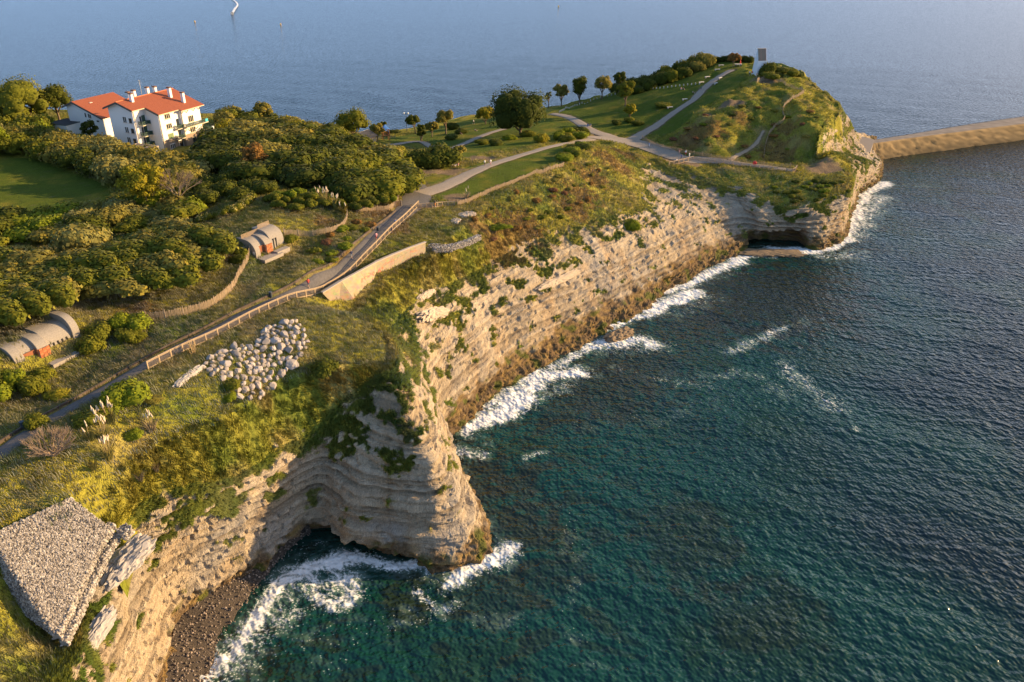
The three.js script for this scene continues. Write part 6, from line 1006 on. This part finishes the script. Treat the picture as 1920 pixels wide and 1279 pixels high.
const POSE = {
  stand: figure(joints()),
  walk: figure(joints({ kneeL: V3(-0.1, 0.53, 0.2), ankleL: V3(-0.1, 0.1, 0.28), toeL: V3(-0.1, 0.08, 0.44), kneeR: V3(0.1, 0.5, -0.08), ankleR: V3(0.1, 0.12, -0.36), toeR: V3(0.1, 0.04, -0.22), elbowL: V3(-0.24, 1.14, -0.14), wristL: V3(-0.23, 0.93, -0.16), handL: V3(-0.22, 0.84, -0.14), elbowR: V3(0.24, 1.15, 0.1), wristR: V3(0.22, 0.98, 0.28), handR: V3(0.21, 0.93, 0.36) })),
  sit: figure(joints({ hips: V3(0, 0.16, 0), chest: V3(0, 0.47, -0.06), neck: V3(0, 0.64, -0.07), head: V3(0, 0.74, -0.04), crown: V3(0, 0.81, -0.04), shoulderL: V3(-0.17, 0.56, -0.06), shoulderR: V3(0.17, 0.56, -0.06), hipL: V3(-0.09, 0.13, 0), hipR: V3(0.09, 0.13, 0), kneeL: V3(-0.14, 0.42, 0.34), kneeR: V3(0.14, 0.42, 0.34), ankleL: V3(-0.14, 0.08, 0.58), ankleR: V3(0.14, 0.08, 0.58), toeL: V3(-0.15, 0.04, 0.74), toeR: V3(0.15, 0.04, 0.74), elbowL: V3(-0.26, 0.33, 0.08), elbowR: V3(0.26, 0.33, 0.08), wristL: V3(-0.17, 0.4, 0.28), wristR: V3(0.17, 0.4, 0.28), handL: V3(-0.12, 0.45, 0.34), handR: V3(0.12, 0.45, 0.34) })),
};
const CLOTH = { white: [0.72, 0.7, 0.68], blue: [0.07, 0.13, 0.32], navy: [0.03, 0.04, 0.09], grey: [0.25, 0.26, 0.28], red: [0.5, 0.05, 0.04], pink: [0.6, 0.28, 0.28], black: [0.02, 0.02, 0.022], green: [0.06, 0.2, 0.1], beige: [0.5, 0.4, 0.28], orange: [0.6, 0.2, 0.05] }, SKIN = [0.46, 0.27, 0.17], HAIR = { dark: [0.04, 0.028, 0.02], blond: [0.4, 0.27, 0.1], brown: [0.1, 0.06, 0.03] };
function person(px, py, pose, turn, top, legs, hair, label, scale = 1, shoe = 'white', spotAt) {
  const { g, part } = POSE[pose], geo = g.clone(), col = []; for (const p of part) col.push(...({ top: CLOTH[top], sleeve: CLOTH[top], legs: CLOTH[legs], shin: SKIN, shoe: CLOTH[shoe], hair: HAIR[hair] }[p] || SKIN)); geo.setAttribute('color', new THREE.Float32BufferAttribute(col, 3));
  const m = mesh('person', geo, bodyMat, scene); m.position.copy(spotAt || at(px, py)); m.position.y += 0.05; m.rotation.y = turn; m.scale.setScalar(scale); return tag(m, label, 'person');
}
person(742, 426, 'walk', 0.9, 'blue', 'red', 'brown', 'person in blue top and red shorts walking up the path');
person(735, 437, 'walk', 0.9, 'navy', 'navy', 'dark', 'child in dark clothes walking behind the red shorts', 0.68);
person(706, 452, 'walk', 3.9, 'pink', 'red', 'dark', 'person in pink clothes walking along the path kerb');
person(660, 486, 'walk', 3.9, 'navy', 'grey', 'blond', 'blond person in dark blue on the middle of the path');
person(579, 540, 'walk', 3.9, 'red', 'navy', 'brown', 'person in a red top behind the fence lower down the path');
person(816, 389, 'stand', 1.5, 'black', 'orange', 'dark', 'person in black standing behind the railing at the fork', 0.95);
person(773, 315, 'walk', 0.3, 'black', 'navy', 'blond', 'person in black walking on the dry grass by the lawn');
person(766, 317, 'walk', 0.3, 'red', 'red', 'brown', 'small child in red beside the person in black', 0.62);
person(848, 312, 'sit', 0.5, 'white', 'beige', 'dark', 'leftmost of three people in white sitting on the lawn');
person(854, 313, 'sit', -0.5, 'white', 'white', 'brown', 'middle one of three people in white sitting on the lawn');
person(859, 311, 'sit', -1.5, 'pink', 'white', 'dark', 'rightmost of three people sitting on the lawn, in pink');
person(909, 312, 'walk', 4, 'white', 'navy', 'brown', 'walker in white shirt and dark shorts on the lawn path');
person(920, 311, 'walk', 4, 'white', 'pink', 'blond', 'walker in white and pink on the lawn path');
person(1102, 241, 'walk', 3, 'blue', 'blue', 'dark', 'person all in blue at the path junction');
person(1107, 241, 'walk', 3, 'grey', 'beige', 'dark', 'person in grey beside the one in blue');
person(1217, 277, 'walk', 1, 'blue', 'white', 'dark', 'person in blue and white walking towards the lookout');
person(1273, 291, 'stand', 2, 'pink', 'beige', 'dark', 'person in pink standing at the lookout');
person(1285, 292, 'stand', 3, 'white', 'red', 'brown', 'person in white top and red shorts at the lookout');
person(1269, 303, 'sit', 1, 'white', 'blue', 'dark', 'person in white and blue sitting at the lookout edge');
person(1277, 300, 'stand', 2, 'blue', 'navy', 'dark', 'person in dark blue leaning at the lookout fence');
person(1292, 297, 'stand', 4, 'white', 'white', 'blond', 'person all in white at the right end of the lookout');
person(930, 353, 'sit', 0.6, 'black', 'black', 'dark', 'left one of two people in black sitting by the cliff fence');
person(935, 352, 'sit', 0.6, 'black', 'navy', 'dark', 'right one of two people in black sitting by the cliff fence');
person(1314, 170, 'walk', 0.5, 'green', 'navy', 'dark', 'person in green walking up the hill path');
person(1277, 168, 'sit', 0, 'pink', 'white', 'dark', 'person in pink sitting on the hill lawn');
person(1281, 168, 'sit', 1, 'navy', 'navy', 'dark', 'person in navy sitting on the hill lawn beside another');
person(1299, 175, 'sit', 1, 'beige', 'black', 'dark', 'person in beige sitting near the hill path');
person(1405, 142, 'stand', 0.3, 'white', 'navy', 'brown', 'left of two people standing before the white tower');
person(1410, 142, 'stand', -0.4, 'red', 'white', 'dark', 'person in red standing before the white tower');
person(1418, 146, 'stand', 0.2, 'beige', 'beige', 'dark', 'person in beige by the terrace fence below the tower');
person(1449, 144, 'stand', 0.2, 'orange', 'red', 'dark', 'person in orange right of the tower bush');
person(1452, 147, 'stand', 0.2, 'red', 'navy', 'brown', 'person in red at the fence right of the tower');
person(888, 233, 'walk', 1.5, 'white', 'black', 'dark', 'person in white and black walking at the bay edge');
person(863, 252, 'sit', 1.5, 'black', 'navy', 'dark', 'person in black sitting on the shaded bay lawn');
person(891, 246, 'sit', 1.5, 'grey', 'navy', 'dark', 'person in grey sitting on the bay lawn near the path');
{
  // a small dark dog: trunk, neck, head, legs and tail in one body
  const bones = [[V3(0, 0.42, -0.28), V3(0, 0.44, 0.22), 0.12, 0.15], [V3(0, 0.48, 0.26), V3(0, 0.66, 0.4), 0.09, 0.07], [V3(0, 0.68, 0.42), V3(0, 0.64, 0.58), 0.075, 0.04], [V3(0, 0.48, -0.36), V3(0, 0.66, -0.56), 0.035, 0.015], [V3(-0.05, 0.74, 0.4), V3(-0.07, 0.8, 0.38), 0.025, 0.012], [V3(0.05, 0.74, 0.4), V3(0.07, 0.8, 0.38), 0.025, 0.012]];
  for (const s of [-1, 1]) bones.push([V3(s * 0.08, 0.36, 0.2), V3(s * 0.08, 0.2, 0.17), 0.06, 0.035], [V3(s * 0.08, 0.2, 0.17), V3(s * 0.08, 0.03, 0.2), 0.03, 0.03], [V3(s * 0.08, 0.38, -0.26), V3(s * 0.08, 0.27, -0.2), 0.08, 0.05], [V3(s * 0.08, 0.27, -0.2), V3(s * 0.08, 0.16, -0.34), 0.045, 0.03], [V3(s * 0.08, 0.16, -0.34), V3(s * 0.08, 0.03, -0.3), 0.028, 0.03]);
  const N = 44, mc = new MarchingCubes(N, bodyMat, false, false, 40000); mc.isolation = 0; for (let z = 0; z < N; z++) for (let y = 0; y < N; y++) for (let x = 0; x < N; x++) { const q = V3((x - N / 2) / (N / 2) * 0.75, (y - N / 2) / (N / 2) * 0.75 + 0.45, (z - N / 2) / (N / 2) * 0.75); let m = 9; for (const [A, D, r0, r1] of bones) { const d = D.clone().sub(A), t = clamp(q.clone().sub(A).dot(d) / d.lengthSq()), e = q.distanceTo(A.clone().addScaledVector(d, t)) - lerp(r0, r1, t), h = clamp(0.5 + 0.5 * (m - e) / 0.04); m = lerp(m, e, h) - 0.04 * h * (1 - h); } mc.field[z * N * N + y * N + x] = -m; }
  mc.update(); const pos = Array.from(mc.positionArray.slice(0, mc.count * 3)); for (let i = 0; i < pos.length; i += 3) { pos[i] *= 0.75; pos[i + 1] = pos[i + 1] * 0.75 + 0.45; pos[i + 2] *= 0.75; }
  let g = new THREE.BufferGeometry(); g.setAttribute('position', new THREE.Float32BufferAttribute(pos, 3)); g = mergeVertices(g, 1e-4); g.computeVertexNormals(); const m = mesh('dog', g, M(0.035, 0.028, 0.022, 0.9), scene); m.position.copy(at(781, 319)); m.rotation.y = 1.2; tag(m, 'small dark dog on the dry grass beside the child in red', 'dog');
}

// ------------------------------------------------------------------ benches, lamp, playground, signs and the rest
{
  const mk = (px, py, turn, label) => { const g = thing('bench', label, 'bench', at(px, py), turn, 'pale benches on the hill'); mesh('seat', box(2.2, 0.14, 0.6, 0, 0.45, 0), M(0.55, 0.52, 0.47, 0.9), g); for (const s of [-1, 1]) mesh('leg', box(0.2, 0.5, 0.5, s * 0.8, 0.18, 0), M(0.4, 0.37, 0.33, 0.9), g); };
  [[1326, 146, 0.5, 'pale bench highest on the hill lawn'], [1315, 156, 0.5, 'pale bench on the lawn left of the hill path bend'], [1284, 188, 0.5, 'pale bench lower down left of the hill path'], [1256, 203, 0.4, 'lowest pale bench on the shaded hill lawn'], [1350, 148, 0.9, 'pale bench right of the upper hill path'], [1342, 158, 0.9, 'pale bench right of the hill path bend'], [1352, 124, 0.3, 'pale bench below the hill top hedge'], [1345, 132, 0.3, 'pale bench left of the top end of the hill path']].forEach((b) => mk(...b));
  // low edging of pale posts round the hill lawn
  const line = AT([[1049, 211], [1075, 200], [1110, 188], [1150, 178], [1195, 171], [1240, 166], [1280, 161], [1312, 158]]), w = walker(line), e = thing('post_edging', 'row of low pale posts along the lower edge of the hill lawn', 'edging', line[0]), o = line[0], pg = box(0.34, 0.7, 0.34, 0, 0.25, 0), pm = M(0.5, 0.46, 0.4, 0.9);
  for (let s = 0; s < w.total; s += 1.5) { const { p } = w.get(s), m = mesh('post', pg, pm, e); m.position.set(p.x - o.x, drop(p.x, p.z) - o.y, p.z - o.z); }
  // lamp post
  const l = thing('lamp_post', 'tall lamp post with two globe heads on the bay shore', 'lamp post', at(763, 246)); mesh('pole', tube([V3(0, -0.3, 0), V3(0, 3, 0), V3(0, 6.6, 0)], 0.11, 0.07, 8), M(0.04, 0.045, 0.05, 0.6), l); mesh('arm', box(1.5, 0.09, 0.09, 0, 6.3, 0), M(0.04, 0.045, 0.05, 0.6), l); for (const s of [-1, 1]) { const q = new THREE.SphereGeometry(0.34, 10, 8); q.translate(s * 0.75, 6.6, 0); mesh('globe', q, M(0.75, 0.72, 0.68, 0.4), l); }
  // shore playground
  const c = thing('climbing_frame', 'wooden climbing frame with blue roof and slide', 'playground', at(724, 263), 0.4), wood = M(0.3, 0.14, 0.05, 0.9), yel = M(0.6, 0.32, 0.05, 0.6), bl = M(0.04, 0.14, 0.4, 0.6);
  for (const [x, z] of [[-1, -1], [1, -1], [-1, 1], [1, 1]]) mesh('post', box(0.22, 4.2, 0.22, x, 1.9, z), wood, c); mesh('deck', box(2.2, 0.2, 2.2, 0, 1.7, 0), wood, c); mesh('panel', box(0.1, 0.9, 2, 1.05, 2.3, 0), bl, c); mesh('panel', box(2, 0.9, 0.1, 0, 2.3, -1.05), yel, c); { const r = new THREE.ConeGeometry(1.8, 1.3, 4); r.rotateY(Math.PI / 4); r.translate(0, 4.5, 0); mesh('roof', r, bl, c); } mesh('slide', bar(V3(-1.1, 1.8, 0), V3(-4.2, 0.2, 0.4), 0.8, 0.14), yel, c);
  const sw = thing('swing', 'metal swing frame on the lawn right of the villa', 'swing', at(466, 226), 0.3); for (const x of [-1.6, 1.6]) for (const z of [-0.9, 0.9]) mesh('leg', tube([V3(x, 0, z), V3(x * 0.9, 2.6, 0)], 0.09, 0.09, 6), M(0.45, 0.2, 0.12, 0.6), sw); mesh('crossbar', bar(V3(-1.6, 2.6, 0), V3(1.6, 2.6, 0), 0.14, 0.14), M(0.45, 0.2, 0.12, 0.6), sw); for (const x of [-0.7, 0.7]) { const s = mesh('seat', box(0.5, 0.08, 0.25, x, 0.5, 0), tar, sw); mesh('chains', merge([box(0.03, 2.1, 0.03, x - 0.22, 1.55, 0), box(0.03, 2.1, 0.03, x + 0.22, 1.55, 0)]), wire, s); }
  const sl = thing('slide', 'small white slide beside the swing', 'slide', at(478, 228), 0.3); mesh('chute', bar(V3(-1.2, 1.8, 0), V3(1.6, 0.2, 0), 0.6, 0.12), white, sl); mesh('ladder', merge([bar(V3(-1.6, 0, -0.25), V3(-1.2, 1.9, -0.25), 0.08, 0.08), bar(V3(-1.6, 0, 0.25), V3(-1.2, 1.9, 0.25), 0.08, 0.08), bar(V3(-1.45, 0.7, -0.25), V3(-1.45, 0.7, 0.25), 0.06, 0.06), bar(V3(-1.3, 1.3, -0.25), V3(-1.3, 1.3, 0.25), 0.06, 0.06)]), M(0.5, 0.2, 0.1, 0.7), sl);
  // cabin under the trees
  const cb = thing('cabin', 'small cabin with dark roof and white ridge above the path', 'cabin', at(683, 268), -0.45); { const q = prism([[-3, -1], [3, -1], [3, 2.3], [0, 3.6], [-3, 2.3]], 4.6); q.translate(0, 0, -2.3); mesh('wall', q, M(0.26, 0.22, 0.17, 0.9), cb); } mesh('roof', roofSlab(-3.5, 2.05, 0, 3.6, -2.7, 2.7, 0.14), white, cb); mesh('roof', roofSlab(0, 3.6, 3.5, 2.05, -2.7, 2.7, 0.14), tar, cb); mesh('window', box(1.2, 0.9, 0.08, 0.4, 1.3, 2.33), glassDark, cb);
  // terrace furniture by the tower
  const pt = thing('picnic_table', 'dark picnic table with white top on the hill terrace', 'table', at(1384, 124)); mesh('top', box(2.6, 0.1, 1.0, 0, 0.78, 0), white, pt); for (const s of [-1, 1]) { mesh('bench_board', box(2.4, 0.08, 0.35, 0, 0.45, s * 0.9), trimDark, pt); mesh('leg', box(0.12, 0.8, 1.6, s * 0.9, 0.38, 0), trimDark, pt); }
  const um = thing('parasol', 'closed red parasol beside the picnic table', 'parasol', at(1384, 125).add(V3(0.4, 0, 0.9))); mesh('pole', box(0.07, 2.6, 0.07, 0, 1.2, 0), white, um); { const q = new THREE.ConeGeometry(0.35, 1.7, 8); q.translate(0, 2.1, 0); mesh('canopy', q, M(0.62, 0.05, 0.04, 0.8), um); }
  const lb = thing('life_ring_post', 'red life ring board on the cliff path fence', 'life ring', at(1414, 313)); mesh('post', box(0.12, 1.7, 0.12, 0, 0.75, 0), timber, lb); { const q = new THREE.CylinderGeometry(0.62, 0.62, 0.2, 18); q.rotateX(Math.PI / 2); q.translate(0, 1.2, 0.16); mesh('board', q, M(0.62, 0.03, 0.04, 0.6), lb); const t = new THREE.TorusGeometry(0.42, 0.1, 6, 18); t.translate(0, 1.2, 0.28); mesh('ring', t, M(0.7, 0.08, 0.05, 0.6), lb); }
  const bin = (px, py, label) => { const b = thing('litter_bin', label, 'bin', at(px, py)); const q = new THREE.CylinderGeometry(0.28, 0.24, 0.9, 10); q.translate(0, 0.42, 0); mesh('body', q, M(0.03, 0.04, 0.05, 0.7), b); const r = new THREE.CylinderGeometry(0.31, 0.31, 0.08, 10); r.translate(0, 0.9, 0); mesh('rim', r, M(0.06, 0.07, 0.08, 0.6), b); };
  bin(44, 803, 'dark litter bin on the path verge at the lower left'); bin(630, 491, 'dark litter post halfway along the path kerb'); bin(709, 434, 'dark litter post near the upper path bend'); bin(508, 557, 'dark litter post low on the path kerb');
  const gate = thing('gate', 'dark slatted gate beside the path above the fence', 'gate', at(747, 388), 0.5); for (const x of [-0.7, 0.7]) mesh('post', box(0.14, 1.6, 0.14, x, 0.7, 0), timberGrey, gate); for (let k = 0; k < 6; k++) mesh('slat', box(0.14, 1.25, 0.05, -0.52 + k * 0.21, 0.7, 0), M(0.11, 0.06, 0.04, 0.9), gate);
  // yellow buoys and a boat with its wake on the bay
  const buoy = (px, py, label) => { const b = thing('buoy', label, 'buoy', U(px, py, 0)); const s = new THREE.SphereGeometry(0.6, 12, 8); s.translate(0, 0.3, 0); mesh('float', s, M(0.7, 0.45, 0.08, 0.5), b); const q = new THREE.CylinderGeometry(0.06, 0.1, 0.7, 6); q.translate(0, 1.1, 0); mesh('mast', q, M(0.5, 0.35, 0.1, 0.6), b); };
  buoy(365, 41, 'left yellow buoy on the bay'); buoy(526, 46, 'middle yellow buoy on the bay right of the boat'); buoy(1047, 12, 'lone pale buoy far out in the middle of the bay');
  const path = spline(PX([[436, 24, 0.05], [440, 17, 0.05], [445, 10, 0.05], [442, 4, 0.05], [437, 0, 0.05], [434, -5, 0.05]]), 30), wp = [], wi = []; path.forEach((p, i) => { const s = 0.7 + 1.0 * (1 - i / 30) * (0.6 + 0.4 * n2(i * 0.7, 3)); wp.push(p.x - s, 0.3, p.z, p.x, 0.55, p.z, p.x + s, 0.3, p.z); if (i) { const a = (i - 1) * 3, b = i * 3; wi.push(a, a + 1, b, b, a + 1, b + 1, a + 1, a + 2, b + 1, b + 1, a + 2, b + 2); } }); { const q = new THREE.BufferGeometry(); q.setAttribute('position', new THREE.Float32BufferAttribute(wp, 3)); q.setIndex(wi); q.computeVertexNormals(); tag(mesh('boat_wake', q, M(0.75, 0.77, 0.78, 0.9), scene), 'curved white wake of a boat near the top edge', 'wake').userData.kind = 'stuff'; }
  const bt = thing('motor_boat', 'small white motor boat at the lower end of the wake', 'boat', U(435, 26, 0), 0.4); { const s = new THREE.Shape(); s.moveTo(-1.1, -3); s.lineTo(1.1, -3); s.lineTo(1.1, 1); s.quadraticCurveTo(0.9, 2.6, 0, 3.6); s.quadraticCurveTo(-0.9, 2.6, -1.1, 1); s.closePath(); const q = new THREE.ExtrudeGeometry(s, { depth: 0.9, bevelEnabled: true, bevelSize: 0.12, bevelThickness: 0.12, bevelSegments: 1 }); q.rotateX(-Math.PI / 2); mesh('hull', q, white, bt); mesh('windscreen', box(1.4, 0.6, 0.1, 0, 1.4, -0.4), glassDark, bt); mesh('engine', box(0.5, 0.9, 0.5, 0, 0.9, 3.2), tar, bt); }
}
renderer.render(scene, camera);
